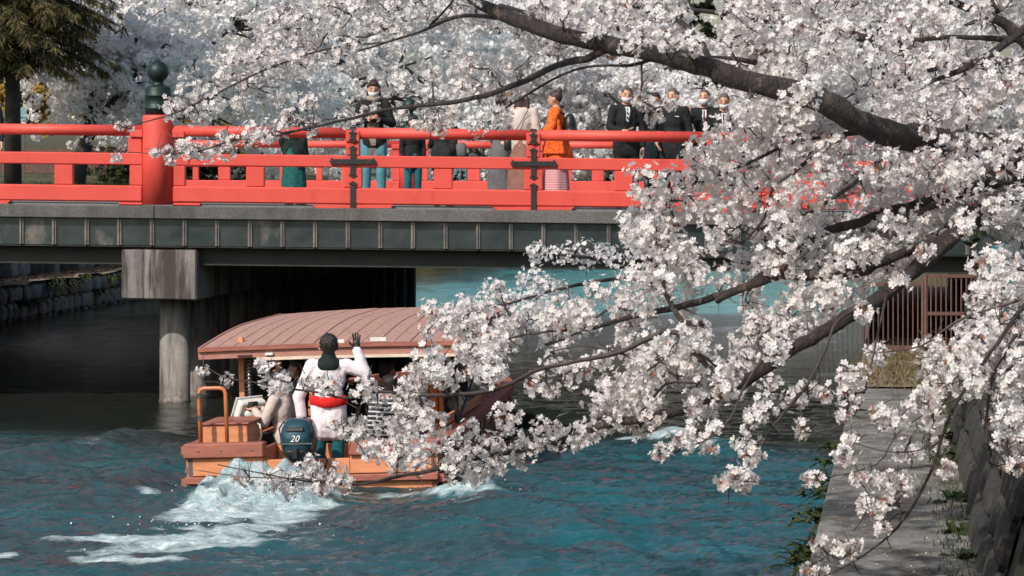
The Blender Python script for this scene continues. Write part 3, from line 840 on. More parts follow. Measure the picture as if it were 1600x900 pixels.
def cluster_arrays(rs, n, rad, full=True, flower=.0186, squash=(1, 1, 1)):
    d = rs.normal(size=(n, 3)); d /= np.linalg.norm(d, axis=1, keepdims=True)
    n = int(n*1.45)
    d = rs.normal(size=(n, 3)); d /= np.linalg.norm(d, axis=1, keepdims=True)
    rr = rad*(.45+.62*rs.rand(n, 1)**.55)
    pos = d*rr*np.array(squash)+rs.normal(size=(n, 3))*rad*.12
    Fm = rot_from_normals(d+rs.normal(size=(n, 3))*.42, rs)
    T, f0, m0 = FT if full else FTC
    sc = flower*(.82+.36*rs.rand(n, 1, 1))
    tv = T[None]*sc
    tv = tv*np.array([1, 1, 1])+np.zeros_like(tv)
    tv[..., 2] *= (.5+1.6*rs.rand(n, 1))
    v = np.einsum('nij,nkj->nki', Fm, tv)+pos[:, None]
    f = f0[None]+(np.arange(n)*len(T))[:, None, None]
    v = v.reshape(-1, 3); f = f.reshape(-1, 4); m = np.tile(m0, n)
    if full:        # reddish bud scales and young leaves at the heart
        k = rs.randint(2, 6)
        c = rs.normal(size=(k, 3))*rad*.33
        dd = rs.normal(size=(k, 3)); fr = rot_from_normals(dd, rs)
        q = np.array([(-.003, 0, 0), (.003, .002, 0), (.006, .018, .004), (-.002, .022, .0)])*1.1
        lv = np.einsum('nij,kj->nki', fr, q)*(.6+rs.rand(k, 1, 1))+c[:, None]
        lf = np.arange(k*4).reshape(k, 4)+len(v)
        v = np.concatenate([v, lv.reshape(-1, 3)]); f = np.concatenate([f, lf]); m = np.concatenate([m, np.full(k, 2)])
    return v, f, m

def in_poly(x, y, poly):
    c = False; n = len(poly); j = n-1
    for i in range(n):
        xi, yi = poly[i]; xj, yj = poly[j]
        if (yi > y) != (yj > y) and x < (xj-xi)*(y-yi)/(yj-yi)+xi: c = not c
        j = i
    return c
def smooth_path(pts, step=14):
    """Catmull-Rom through (px,py,d,r)"""
    out = []
    q = [pts[0]]+list(pts)+[pts[-1]]
    for i in range(1, len(q)-2):
        p0, p1, p2, p3 = (np.array(q[k], float) for k in (i-1, i, i+1, i+2))
        n = max(2, int(np.hypot(*(p2-p1)[:2])/step))
        for k in range(n):
            t = k/n
            out.append(.5*((2*p1)+(-p0+p2)*t+(2*p0-5*p1+4*p2-p3)*t*t+(-p0+3*p1-3*p2+p3)*t**3))
    out.append(np.array(q[-2], float))
    return out

HOLES = [(820, 178, 34, 1.1), (600, 175, 26, 1.2), (720, 650, 34, .6), (583, 142, 34, 1.0), (640, 190, 26, 1.2), (872, 172, 44, 1.2), (820, 185, 24, 1.2), (978, 165, 45, 1.3), (1095, 150, 30, 1), (1130, 150, 26, 1), (470, 585, 40, 1), (480, 690, 34, 1), (515, 540, 50, 1.2), (1010, 145, 16, 1.1), (1055, 165, 20, 1.3), (905, 445, 26, .7), (1110, 470, 26, .6), (1225, 462, 24, .8), (740, 612, 44, .75), (690, 600, 16, 1), (1485, 470, 40, 1.2), (1410, 480, 36, 1.1), (1030, 500, 22, .6), (1160, 470, 22, .5), (1060, 450, 18, .6), (1275, 500, 16, 1), (985, 540, 30, .5)]
def build_cherry(root, trunk_mb, branches, polys, singles, spacing, rad, variants, clearlimbs, rs, full=True, nparts=300, zgap=.28, name='cherry', front=()):
    rr = random.Random(5)
    o0 = Vector(root.location)
    trunk_mb.build('trunk', M['bark'], root, smooth=True)
    base = []
    for br in branches:
        nm, pts = br[0], br[1]
        sp = smooth_path(pts)
        wp = []; rd = []
        for i, (x, y, d, r) in enumerate(sp):
            j = 1.6*min(1, r/6)
            wp.append(P(x+rr.gauss(0, j*.5), y+rr.gauss(0, j*.5), d)-o0); rd.append(r*d/F*(1+rr.uniform(-.08, .08)+(.12 if rr.random() < .06 else 0)))
            base.append((x, y, d, r))
        MB().tube(wp, rd, 16 if pts[0][3] > 6 else 6, True, jit=.05 if pts[0][3] > 6 else .0).build(nm, M['bark'] if pts[0][3] > 4 else M['twig'], root, smooth=True)
    base = np.array(base)
    cl = []
    grid = {}
    def ok(x, y, sp):
        for c in cl:
            if abs(c[0]-x) < sp and abs(c[1]-y) < sp and (c[0]-x)**2+(c[1]-y)**2 < sp*sp and c[5] == lay: return False
        return True
    for lay, sc in ((0, 1.0), (1, 1.15)):
        for poly, prob, rs_ in polys:
            xs = [p[0] for p in poly]; ys = [p[1] for p in poly]
            A = (max(xs)-min(xs))*(max(ys)-min(ys))
            sp = spacing*sc
            tries = int(A/(sp*sp)*9)
            for _ in range(tries):
                x, y = rr.uniform(min(xs), max(xs)), rr.uniform(min(ys), max(ys))
                if not in_poly(x, y, poly): continue
                if float(fbm(np.array([x/75.]), np.array([y/62.]), 3, 3+lay)[0])/.875 > prob: continue
                if not ok(x, y, sp): continue
                cl.append([x, y, None, rad*rr.uniform(.75, 1.25)*rs_, 0, lay])
    FRONT = {(a[0], a[1]) for a in front}
    for s in list(singles)+list(front):
        cl.append([s[0], s[1], None, s[2]*.00255 if len(s) < 4 else s[3], 1, 0])
    cl = [c for c in cl if c[4] or not any((c[0]-hx)**2+((c[1]-hy)/ha)**2 < hr*hr for hx, hy, hr, ha in HOLES)]
    # depths
    for c in cl:
        dd = (base[:, 0]-c[0])**2+(base[:, 1]-c[1])**2
        k = int(dd.argmin()); c[2] = base[k, 2]+rr.gauss(0, .22)+(.45 if c[5] == 1 else 0)
        for (lx0, ly0, lx1, ly1, w) in clearlimbs:
            t = max(0, min(1, ((c[0]-lx0)*(lx1-lx0)+(c[1]-ly0)*(ly1-ly0))/((lx1-lx0)**2+(ly1-ly0)**2)))
            q = math.hypot(c[0]-lx0-t*(lx1-lx0), c[1]-ly0-t*(ly1-ly0))
            if q < w: c[2] = max(c[2], base[k, 2]+zgap+abs(rr.gauss(0, .2)))
        c.append(math.sqrt(dd[k]))
        if c[4] and len(FRONT) and (c[0], c[1]) in FRONT: c[2] = base[k, 2]-.32
    cl.sort(key=lambda c: c[6])
    # twigs: every cluster joins the nearest point of the growing tree
    nodes = [(x, y, d*110) for x, y, d, r in base]
    arr = np.zeros((len(nodes)+len(cl)*3, 3)); arr[:len(nodes)] = nodes; nn = len(nodes)
    tw = MB()
    for c in cl:
        p = np.array((c[0], c[1], c[2]*110))
        k = int(((arr[:nn]-p)**2).sum(1).argmin()); q = arr[k].copy()
        mid = (p+q)/2+np.array((rr.gauss(0, 4), rr.gauss(3, 5), 0))
        L = np.linalg.norm(p-q)
        w0 = min(1.0+L/60, 3.2)*(12/c[2])
        pts = [P(q[0], q[1], q[2]/110)-o0, P(mid[0], mid[1], mid[2]/110)-o0, P(p[0], p[1], p[2]/110)-o0]
        tw.tube(pts, [w0*c[2]/F, w0*.8*c[2]/F, w0*.55*c[2]/F], 4, False)
        # bare side spurs
        for _ in range(4):
            a = pts[1].lerp(pts[rr.choice((0, 2))], rr.random())
            b = a+Vector((rr.gauss(0, 1), rr.gauss(0, 1), rr.gauss(.3, 1))).normalized()*rr.uniform(.03, .13)
            tw.tube([a, a.lerp(b, .5)+Vector((rr.gauss(0, .008), 0, rr.gauss(0, .008))), b], [.0032, .0026, .0016], 3, False)
        arr[nn] = mid; arr[nn+1] = p; arr[nn+2] = (p+mid)/2; nn += 3
    tw.build('twig', M['twig'], root, kind='stuff')
    # clusters
    mats = [M['petal'], M['petal_c'], M['bud']]
    var = [cluster_arrays(rs, n, 1.0*r, full) for n, r in variants]
    vmesh = []
    for v, f, m in var:
        me = npmesh('blossom_cluster', v, f, m)
        for q in mats: me.materials.append(q)
        vmesh.append(me)
    vr = [r for n, r in variants]
    big = sorted(range(len(cl)), key=lambda i: -(cl[i][3]/cl[i][2]) - (.01 if cl[i][4] else 0)-(.002 if cl[i][5] == 0 else 0))
    bigset = set(big[:nparts])
    SV = []; SF = []; SM = []; nb = 0
    for i, c in enumerate(cl):
        target = c[3]
        # variant of nearest size
        cand = sorted(range(len(vr)), key=lambda k: abs(vr[k]-target)+rr.uniform(0, .012))
        k = cand[0]
        s = min(1.12, max(.9, target/vr[k]))
        e = Euler((rr.uniform(0, 6.28), rr.uniform(0, 6.28), rr.uniform(0, 6.28)))
        loc = P(c[0], c[1], c[2])-o0
        if i in bigset:
            o = bpy.data.objects.new('blossom_cluster', vmesh[k]); COL.objects.link(o); o.parent = root
            o.location = loc; o.rotation_euler = e; o.scale = (s, s, s)
        else:
            v, f, m = var[k]
            A = np.array(e.to_matrix())*s
            SV.append(v@A.T+np.array(loc)); SF.append(f+nb); SM.append(m); nb += len(v)
    if SV:
        me = npmesh('blossom', np.concatenate(SV), np.concatenate(SF), np.concatenate(SM))
        link('blossom', me, mats, root, kind='stuff')
    print(name, 'clusters', len(cl))

# ------------------------------------------------ the near cherry tree
tx, ty = 3.45, 13.3
t1 = empty('cherry_tree', (tx, ty, 2.45)); tag(t1, 'near blossoming cherry tree whose white branches reach across the picture from the right', 'tree')
tm = MB().tube([(0.25, .1, -.1), (.12, .05, .4), (0, 0, 1.0), (-.12, -.05, 1.7), (-.1, -.1, 2.6), (.1, 0, 3.6)], [.34, .26, .23, .2, .16, .1], 14, jit=.06)
BR = [
 ('limb', [(1850, 60, 13.3, 26), (1600, -180, 13.2, 20), (1250, -380, 13.2, 14), (850, -490, 13.4, 9), (450, -540, 13.6, 4)]),  # unseen limb above the frame, added to cast shade on the path
 ('limb', [(1860, 300, 13.3, 34), (1700, 262, 12.9, 27), (1560, 235, 12.6, 24), (1450, 217, 12.3, 21), (1400, 212, 12.1, 21), (1340, 190, 11.9, 20), (1290, 160, 11.8, 19), (1235, 142, 11.8, 18), (1170, 128, 11.8, 17), (1100, 104, 11.9, 16), (1030, 86, 12, 14), (960, 72, 12.1, 13.5), (880, 56, 12.2, 12.5), (800, 28, 12.4, 11), (740, 2, 12.6, 9), (690, -30, 12.8, 7)]),
 ('branch', [(945, 76, 12.1, 6.5), (915, 92, 12.2, 6), (870, 102, 12.5, 5.2), (820, 126, 12.8, 4.8), (770, 146, 13.1, 4.2), (715, 158, 13.4, 3.6), (640, 167, 13.8, 3), (600, 172, 14, 2.7), (550, 185, 14.2, 2.4), (495, 197, 14.4, 2.0), (440, 208, 14.6, 1.4)]),
 ('branch', [(895, 62, 12.2, 4.5), (860, 42, 12.4, 4), (830, 22, 12.6, 3.6), (780, 8, 12.9, 3)]),
 ('branch', [(1030, 88, 12, 3), (985, 102, 12.2, 2.8), (930, 103, 12.5, 2.2), (880, 116, 12.8, 2), (820, 150, 13, 1.8), (780, 175, 13.2, 1.3)]),
 ('branch', [(775, 28, 12.5, 4.6), (735, 24, 12.8, 3.6), (700, 30, 13.2, 3.2), (672, 43, 13.6, 2.8), (640, 55, 13.9, 2), (605, 66, 14.1, 1.6), (560, 80, 14.4, 1.1)]),
 ('branch', [(672, 40, 13.6, 2.4), (690, 22, 13.5, 2), (712, -4, 13.4, 2)]),
 ('branch', [(605, 45, 14.2, 1.4), (570, 58, 14.4, 1.8), (530, 55, 14.6, 1.3)]),
 ('branch', [(600, 66, 14.1, 1.4), (520, 75, 14.6, 1.6), (465, 90, 14.9, 1.6), (400, 115, 15.2, 1.6), (330, 150, 15.4, 1.4), (270, 178, 15.6, 1.1), (190, 200, 15.8, .8)]),
 ('branch', [(500, 196, 14.4, 1.6), (420, 214, 14.7, 1.7), (360, 220, 14.9, 1.8), (310, 236, 15, 1.3), (240, 240, 15.2, .9), (180, 235, 15.4, .6)]),
 ('branch', [(1110, 100, 11.9, 6), (1098, 70, 12.1, 5), (1070, 40, 12.4, 4), (1035, 22, 12.6, 3), (985, 8, 12.9, 2.4)]),
 ('branch', [(1180, 98, 12.1, 5), (1150, 92, 12.2, 4), (1110, 88, 12.3, 2.2)]),
 ('limb', [(1860, 380, 13.3, 30), (1720, 330, 12.8, 24), (1600, 300, 12.4, 18), (1540, 325, 12.2, 16), (1480, 375, 12, 13.5), (1425, 425, 11.8, 12.5), (1370, 468, 11.6, 12), (1310, 505, 11.5, 11), (1240, 545, 11.5, 10.5), (1180, 585, 11.6, 9.5), (1120, 618, 11.7, 8.5), (1060, 643, 11.9, 7.5), (1000, 655, 12.1, 6.8), (940, 666, 12.3, 6.2), (880, 688, 12.6, 5.5), (820, 702, 12.9, 4.2), (740, 716, 13.2, 3.4), (680, 734, 13.5, 3), (620, 745, 13.8, 2.6), (555, 757, 14, 2), (480, 752, 14.2, 1.3), (400, 738, 14.4, 1.0), (340, 726, 14.6, .7)]),
 ('branch', [(560, 757, 14, 1.2), (470, 748, 14.2, 1.0), (380, 745, 14.4, .9), (310, 735, 14.6, .6)]),
 ('limb', [(1850, 330, 13.3, 26), (1700, 285, 12.9, 19), (1600, 280, 12.6, 14), (1530, 290, 12.5, 12), (1460, 315, 12.4, 10), (1390, 330, 12.3, 8), (1330, 352, 12.2, 8), (1290, 362, 12.2, 7), (1240, 395, 12.2, 7), (1180, 440, 12.2, 7), (1130, 460, 12.3, 6), (1060, 480, 12.5, 5), (1000, 492, 12.7, 4), (930, 512, 13, 3), (850, 540, 13.3, 2.4)]),
 ('branch', [(1290, 430, 12, 9), (1220, 430, 12, 8), (1160, 450, 12.1, 6.5), (1120, 470, 12.2, 5)]),
 ('branch', [(1480, 372, 12, 8), (1400, 400, 11.9, 8), (1340, 425, 11.9, 8), (1290, 432, 12, 8)]),
 ('branch', [(1140, 620, 11.7, 4), (1060, 520, 11.8, 4.5), (1020, 526, 11.8, 4.5), (990, 540, 11.8, 4.2), (960, 553, 11.8, 4), (910, 563, 11.8, 3.6), (870, 570, 11.8, 3.6), (835, 580, 11.9, 3.6), (790, 603, 12, 3.8), (755, 612, 12.1, 3.4), (700, 618, 12.3, 3.2), (640, 616, 12.6, 2.8), (590, 612, 12.8, 2.2), (540, 622, 13, 2), (490, 612, 13.2, 1.8), (440, 606, 13.4, 1.5), (390, 596, 13.6, 1.2), (350, 590, 13.8, .9), (322, 572, 13.9, .7)]),
 ('branch', [(1100, 505, 12.2, 5.5), (1068, 503, 12.2, 5), (1050, 478, 12.3, 4), (1036, 445, 12.4, 3.4), (1048, 428, 12.5, 2.4)]),
 ('branch', [(1210, 570, 11.6, 4), (1190, 545, 11.7, 3), (1185, 530, 11.7, 2.5), (1210, 510, 11.8, 2)]),
 ('branch', [(1690, 140, 13, 15), (1600, 62, 12.8, 12), (1565, 35, 12.8, 8), (1520, 15, 12.9, 6.5), (1470, -5, 13, 5), (1400, -30, 13.2, 3)]),
 ('branch', [(1600, 62, 12.8, 6), (1500, 58, 12.7, 4.2), (1430, 62, 12.7, 4)]),
 ('branch', [(1620, 30, 12.8, 7), (1568, 70, 12.6, 6.5), (1520, 100, 12.5, 5.6), (1450, 130, 12.4, 3)]),
 ('branch', [(1560, 20, 12.8, 4.6), (1545, -5, 12.8, 4), (1535, -30, 12.9, 3)]),
 ('branch', [(1700, 262, 12.9, 9), (1600, 250, 12.6, 7), (1560, 262, 12.3, 5), (1530, 285, 12.2, 5), (1440, 330, 12.1, 5), (1380, 350, 12.1, 4)]),
 ('branch', [(1380, 245, 12, 4), (1330, 290, 12, 3.5), (1270, 330, 12.1, 3), (1215, 350, 12.2, 2.5)]),
 ('branch', [(1300, 225, 12, 3), (1250, 260, 12.1, 2.6), (1205, 300, 12.2, 2.4), (1195, 340, 12.3, 2), (1160, 380, 12.4, 1.6)]),
 ('branch', [(1355, 205, 11.9, 5), (1300, 212, 12, 3.6), (1240, 222, 12.1, 3), (1180, 250, 12.3, 2.4), (1110, 280, 12.5, 1.6), (1050, 300, 12.7, 1.2)]),
 ('branch', [(1310, 225, 12, 3), (1270, 205, 12.1, 2.6), (1210, 218, 12.2, 2)]),
 ('branch', [(1370, 470, 11.6, 3), (1310, 500, 11.4, 2.4), (1290, 545, 11.3, 2.4), (1262, 600, 11.2, 2.3), (1228, 642, 11.1, 2.2), (1198, 680, 11, 1.8), (1180, 720, 11, 1.3), (1150, 750, 11, .8)]),
 ('branch', [(1240, 545, 11.4, 4), (1215, 528, 11.3, 3), (1185, 570, 11.2, 2.6), (1160, 610, 11.1, 2.2), (1140, 655, 11, 1.8), (1100, 690, 11, 1.4), (1060, 700, 11, .9)]),
 ('branch', [(1385, 460, 11.5, 2.2), (1372, 520, 11.3, 1.8), (1358, 580, 11.2, 1.7), (1340, 640, 11.1, 1.6), (1305, 668, 11.1, 1.3), (1265, 676, 11.1, .8)]),
 ('branch', [(1850, 370, 13.2, 14), (1720, 400, 12.4, 9), (1640, 440, 11.6, 5), (1590, 490, 11, 3.6), (1560, 535, 10.8, 3.2), (1520, 590, 10.7, 2.8), (1482, 655, 10.6, 2.4), (1455, 735, 10.6, 2.2), (1412, 812, 10.6, 2), (1355, 864, 10.7, 1.4), (1290, 900, 10.8, .9)]),
 ('branch', [(1600, 505, 11.1, 3.5), (1573, 545, 10.9, 3.2), (1550, 590, 10.8, 3.2), (1542, 655, 10.8, 2.4), (1545, 722, 10.8, 1.2)]),
 ('branch', [(1500, 620, 10.7, 1.8), (1440, 650, 10.7, 1.5), (1400, 680, 10.7, 1.4), (1370, 725, 10.7, 1.2), (1300, 745, 10.8, .8)]),
 ('branch', [(1470, 690, 10.6, 1.4), (1430, 705, 10.6, 1.2), (1380, 705, 10.7, 1), (1330, 690, 10.8, .8)]),
 ('branch', [(1590, 470, 11.2, 2), (1500, 500, 11.2, 2), (1440, 540, 11.2, 1.6), (1385, 550, 11.3, 1)]),
 ('branch', [(1150, 610, 11.7, 3), (1105, 560, 11.8, 2.4), (1060, 550, 11.9, 2), (1010, 580, 12, 1.5)]),
 ('branch', [(1000, 655, 12.1, 3), (1040, 600, 12, 2.2), (1090, 600, 11.9, 1.5)]),
 ('branch', [(1000, 492, 12.7, 2.5), (960, 480, 12.9, 2.2), (920, 500, 13, 1.6), (870, 490, 13.1, 1.2)]),
 ('branch', [(930, 512, 13, 2), (840, 520, 13, 2), (760, 530, 13.1, 1.6), (690, 490, 13.3, 1.1)]),
 ('branch', [(700, 618, 12.3, 2), (690, 580, 12.4, 1.6), (668, 515, 12.6, .9)]),
 ('branch', [(980, 555, 11.8, 2), (915, 540, 11.9, 1.6), (860, 550, 12, 1)]),
]
POLY = [
 # (polygon, fill, size)
 ([(820, -40), (1640, -40), (1640, 200), (1480, 205), (1420, 225), (1330, 175), (1250, 130), (1130, 100), (1040, 70), (980, 62), (900, 40), (830, 5)], .6, .95),
 ([(940, 470), (925, 440), (1000, 425), (1040, 435), (1350, 440), (1300, 500), (1230, 525), (1160, 520), (1085, 475), (1000, 500)], .5, .95),
 ([(1180, 160), (1240, 160), (1300, 185), (1360, 215), (1450, 235), (1640, 190), (1640, 360), (1500, 340), (1470, 365), (1425, 410), (1385, 435), (1040, 435), (985, 370), (990, 345), (1080, 340), (1110, 305), (1085, 270), (1055, 250), (1075, 225), (1130, 205), (1160, 190)], .59, .95),
 ([(1005, 275), (1060, 270), (1085, 300), (1060, 325), (1010, 315)], .95, 1.0),
 ([(1180, 130), (1235, 165), (1300, 200), (1210, 230), (1150, 200)], .9, .9),
 ([(560, 695), (600, 655), (660, 650), (710, 655), (760, 645), (820, 650), (870, 655), (920, 620), (960, 600), (1040, 600), (1060, 635), (1000, 655), (940, 680), (860, 705), (800, 720), (740, 745), (700, 755), (650, 725), (600, 715)], .6, .85),
 ([(415, 745), (440, 730), (480, 725), (520, 738), (545, 750), (540, 768), (480, 770), (425, 766)], .95, .85),
 ([(700, 500), (745, 475), (780, 495), (840, 490), (880, 480), (935, 470), (925, 510), (860, 512), (800, 535), (770, 580), (735, 580), (740, 535), (705, 510)], .66, .9),
 ([(1020, 530), (1120, 510), (1220, 500), (1240, 530), (1180, 555), (1130, 600), (1090, 615), (1010, 620), (1000, 570)], .55, .95),
 # upper left veil
 ([(400, 45), (450, 0), (540, -30), (760, -30), (745, 30), (690, 70), (600, 95), (520, 100), (440, 115), (395, 90)], .5, .95),
 ([(445, 195), (420, 150), (480, 130), (540, 150), (610, 110), (690, 100), (790, 85), (800, 130), (790, 185), (740, 190), (700, 205), (650, 185), (560, 180), (500, 200)], .44, .8),
 ([(185, 188), (250, 165), (330, 120), (380, 80), (440, 75), (440, 110), (380, 160), (340, 185), (270, 200), (200, 205)], .5, .8),
 ([(270, 240), (300, 225), (345, 208), (420, 200), (430, 225), (360, 235), (300, 250)], .6, .7),
 ([(300, -640), (820, -640), (900, -420), (350, -430)], .6, 1.15),  # out-of-frame blossom on the added limb, there to shade the path
 # right, in front of path and wall
 ([(1440, 560), (1490, 535), (1550, 500), (1640, 450), (1640, 560), (1570, 570), (1550, 600), (1490, 610), (1450, 600)], .58, .85),
 ([(1480, 430), (1560, 400), (1640, 300), (1640, 480), (1540, 520), (1480, 500)], .62, .95),
 ([(1560, 590), (1600, 560), (1640, 560), (1640, 700), (1590, 690), (1570, 650)], .5, .8),
]
SING = [(672,485,20),(700,492,24),(728,492,28),(745,515,26),(733,545,30),(748,567,26),(770,525,26),(795,515,24),(815,505,20),(860,490,28),(900,485,26),(915,502,20),(855,535,20),(870,558,26),(838,600,24),(860,608,20),(895,585,24),(918,572,18),(948,560,22),(980,520,22),(985,540,20),(985,500,22),(1010,492,22),
 (668,515,16),(665,560,28),(682,578,28),(702,592,22),(655,585,26),(690,560,26),(640,600,24),(628,622,20),(660,640,22),
 (425,590,28),(408,572,16),(440,602,24),(318,580,10),(355,595,15),(484,596,16),(500,590,12),(508,608,15),(522,602,12),(566,610,22),(588,622,20),(578,600,15),
 (370,745,13),(385,752,14),(1000,670,20),(985,660,16),(1065,690,20),(1082,672,18),(1095,692,18),(1110,700,12),(1165,690,24),(1150,745,20),(1168,752,18),(1132,758,14),(1030,708,15),(1255,665,12),(1250,677,9),(1290,620,11),(1278,612,9),
 (1020,560,32),(1050,542,28),(1080,558,28),(1062,582,24),(1015,610,26),(1092,600,24),(1112,625,20),(1132,580,26),(1148,605,20),(1162,560,24),(1200,600,24),(1212,545,22),(1193,640,20),(1178,652,18),(1240,622,20),(1258,605,16),(1085,640,14),(1112,645,15),(1170,710,20),(1120,665,13),(1335,585,20),(1330,612,20),(1320,645,17),(1330,690,18),(1318,712,18),(1375,552,20),(1390,655,18),(1372,645,16),
 (1319,594,20),(1371,553,18),(1446,545,20),(1470,540,16),(1400,657,20),(1375,650,16),(1440,628,26),(1460,655,22),(1428,709,18),(1412,706,14),(1469,690,16),(1475,732,14),(1360,752,18),(1342,748,14),(1411,757,20),(1390,750,16),(1353,790,18),(1382,787,18),(1398,780,12),(1379,822,16),(1370,800,14),(1278,850,16),(1300,858,18),(1325,862,16),(1335,848,12),(1280,895,16),(1262,890,12),(1278,750,12),(1265,748,9),
 (1550,657,16),(1579,646,18),(1567,688,16),(1590,727,16),(1572,725,12),(1575,600,16),(1555,575,16),(1590,560,22),
 (200,200,13),(188,196,10),(180,246,8),(240,238,12),(262,237,14),(283,228,14),(300,240,10),(268,250,9),(345,215,14),(365,218,14),(400,210,16),(440,200,20),
 (870,25,30),(905,30,26),(840,60,24),(865,72,22),(815,48,20),(800,100,24),(870,70,14),(1175,262,26),(1200,280,24),
 (824,146,13),(800,140,18),(1008,160,20),(1030,175,16),(1020,185,14),(1045,165,12),(1000,155,12),
 (650,195,12),(672,200,12),(690,205,12),(630,180,16),(590,168,12),(572,172,12),(560,185,12),
 (780,450,14),(975,345,16),(1000,350,16),(995,372,24),(1022,358,26),(1058,405,30),(1040,390,24)]
CLEAR = [(740, 5, 880, 56, 26), (880, 56, 1000, 80, 40), (1000, 80, 1235, 142, 42), (1240, 142, 1290, 165, 10), (1300, 165, 1445, 215, 34), (1240, 545, 1480, 375, 36), (1240, 545, 1150, 602, 26), (755, 612, 900, 566, 20), (900, 566, 1020, 528, 20), (940, 76, 720, 158, 24), (700, 160, 450, 206, 16), (1600, 62, 1470, 0, 14), (1600, 62, 1430, 62, 12), (1600, 45, 1455, 128, 14), (1330, 352, 1290, 362, 20), (1600, 280, 1480, 320, 14), (870, 688, 620, 742, 8), (1262, 600, 1190, 700, 10)]
FRONTS = [(1475,238,28),(1515,222,28),(1555,240,28),(1592,225,26),(1500,270,26),(1545,262,26),(1478,300,24),(1590,268,26),(1450,250,24),(1450,205,16),(1620,250,28),(1245,152,24),(1265,138,22),(1258,172,22),(1232,170,20),(1215,545,22),(1350,488,18),(1405,440,18),(1445,395,20),(1510,350,24),(1560,330,26),(1600,320,28),(1130,612,22),(1090,628,22),(522,664,13),(540,674,15),(557,660,16),(560,680,14),(985,68,22),(1040,60,24),(1085,68,22),(925,50,20)]
variants = [(26, .062), (30, .07), (34, .076), (38, .082), (42, .088), (44, .092), (36, .08), (24, .058), (14, .042), (10, .034), (30, .068), (40, .085)]
build_cherry(t1, tm, BR, POLY, SING, 29, .08, variants, CLEAR, np.random.RandomState(3), name='near', front=FRONTS)

# ------------------------------------------------ a second cherry tree behind it
t2 = empty('cherry_tree', (6.1, 22.0, 2.45)); tag(t2, 'second white cherry tree on the right bank, its shaded sprays showing behind the near branches', 'tree')
tm = MB().tube([(0.1, 0, -.1), (0, 0, 1.0), (-.2, 0, 2.0), (-.1, 0, 3.5)], [.3, .22, .18, .1], 12, jit=.05)
BR2 = [
 ('limb', [(1930, 250, 22, 24), (1760, 300, 21.5, 16), (1600, 330, 21, 12), (1400, 370, 20, 9), (1200, 395, 19, 7), (1050, 405, 18.5, 5), (960, 408, 18.2, 3.5), (900, 400, 18, 2.4), (840, 398, 18, 1.5)]),
 ('branch', [(1060, 405, 18.5, 4), (1000, 430, 18.3, 3.4), (930, 440, 18.2, 3), (860, 455, 18.1, 2.4), (790, 475, 18, 1.8), (720, 482, 18, 1)]),
 ('limb', [(1930, 200, 22, 20), (1700, 120, 21.5, 15), (1500, 95, 21, 10), (1350, 60, 20.5, 8), (1200, 30, 20, 6), (1080, 15, 19.8, 3)]),
 ('branch', [(1500, 95, 21, 6), (1380, 140, 20.6, 5), (1260, 190, 20.3, 4), (1160, 200, 20, 2)]),
 ('branch', [(1600, 330, 21, 8), (1580, 400, 20.8, 5), (1540, 470, 20.6, 3), (1500, 510, 20.5, 1.5)]),
 ('branch', [(1700, 120, 21.5, 8), (1640, 220, 21, 6), (1560, 270, 20.8, 4)]),
]
POLY2 = [([(835, 388), (900, 385), (990, 385), (1010, 402), (960, 416), (900, 412), (845, 405)], .9, .8),
 ([(700, 478), (760, 458), (830, 435), (915, 432), (930, 455), (870, 470), (800, 490), (740, 492)], .66, .8),
 ([(1080, -20), (1640, -20), (1640, 330), (1480, 340), (1330, 320), (1180, 250), (1160, 140), (1090, 70), (980, 40), (960, -10)], .55, 1.1),
 ([(1500, 420), (1640, 380), (1640, 540), (1560, 560), (1500, 520)], .62, 1.0)]
variants2 = [(30, .09), (36, .1), (40, .11), (26, .08), (44, .12)]
build_cherry(t2, tm, BR2, POLY2, [], 25, .1, variants2, [], np.random.RandomState(4), full=False, nparts=200, name='second')

# ------------------------------------------------ far trees
def crown_mesh(rs, c, rad, K, puffs, nq, size, droop=.5, flat=.5, hollow=.45):
    """many small petal-sized faces in clumps along sprays"""
    d = rs.normal(size=(K, 3)); d /= np.linalg.norm(d, axis=1, keepdims=True)
    r = (hollow+(1-hollow)*rs.rand(K, 1)**.6)
    base = np.array(c)+d*r*np.array(rad)
    out = d*np.array([1, 1, .25])+rs.normal(size=(K, 3))*.35; out[:, 2] -= droop*.5
    out /= np.linalg.norm(out, axis=1, keepdims=True)
    L = (.5+.9*rs.rand(K, 1))
    t = (rs.rand(K, puffs, 1)-.5)*2
    pp = base[:, None]+out[:, None]*L[:, None]*t; pp[..., 2] -= droop*.35*(t[..., 0]**2)*L
    pp += rs.normal(size=pp.shape)*np.array([.12, .12, .07])
    pp = pp.reshape(-1, 3)
    n = len(pp)
    q = rs.normal(size=(n, nq, 3)); q /= np.linalg.norm(q, axis=2, keepdims=True)
    pr = (.07+.09*rs.rand(n, 1, 1))
    cen = pp[:, None]+q*pr*np.array([1.2, 1.2, .9])
    nor = (q+rs.normal(size=q.shape)*.5).reshape(-1, 3); cen = cen.reshape(-1, 3)
    Fm = rot_from_normals(nor, rs)
    m = len(cen)
    s = size*(.6+.8*rs.rand(m, 1, 1))
    T = np.array([(-1, -.5, 0), (.1, -1, .15), (1, .4, 0), (-.2, 1, .15)])[None]*s
    T = T*(1+.3*rs.normal(size=(m, 4, 1)))
    v = np.einsum('nij,nkj->nki', Fm, T)+cen[:, None]
    return v.reshape(-1, 3), np.arange(m*4).reshape(m, 4), base
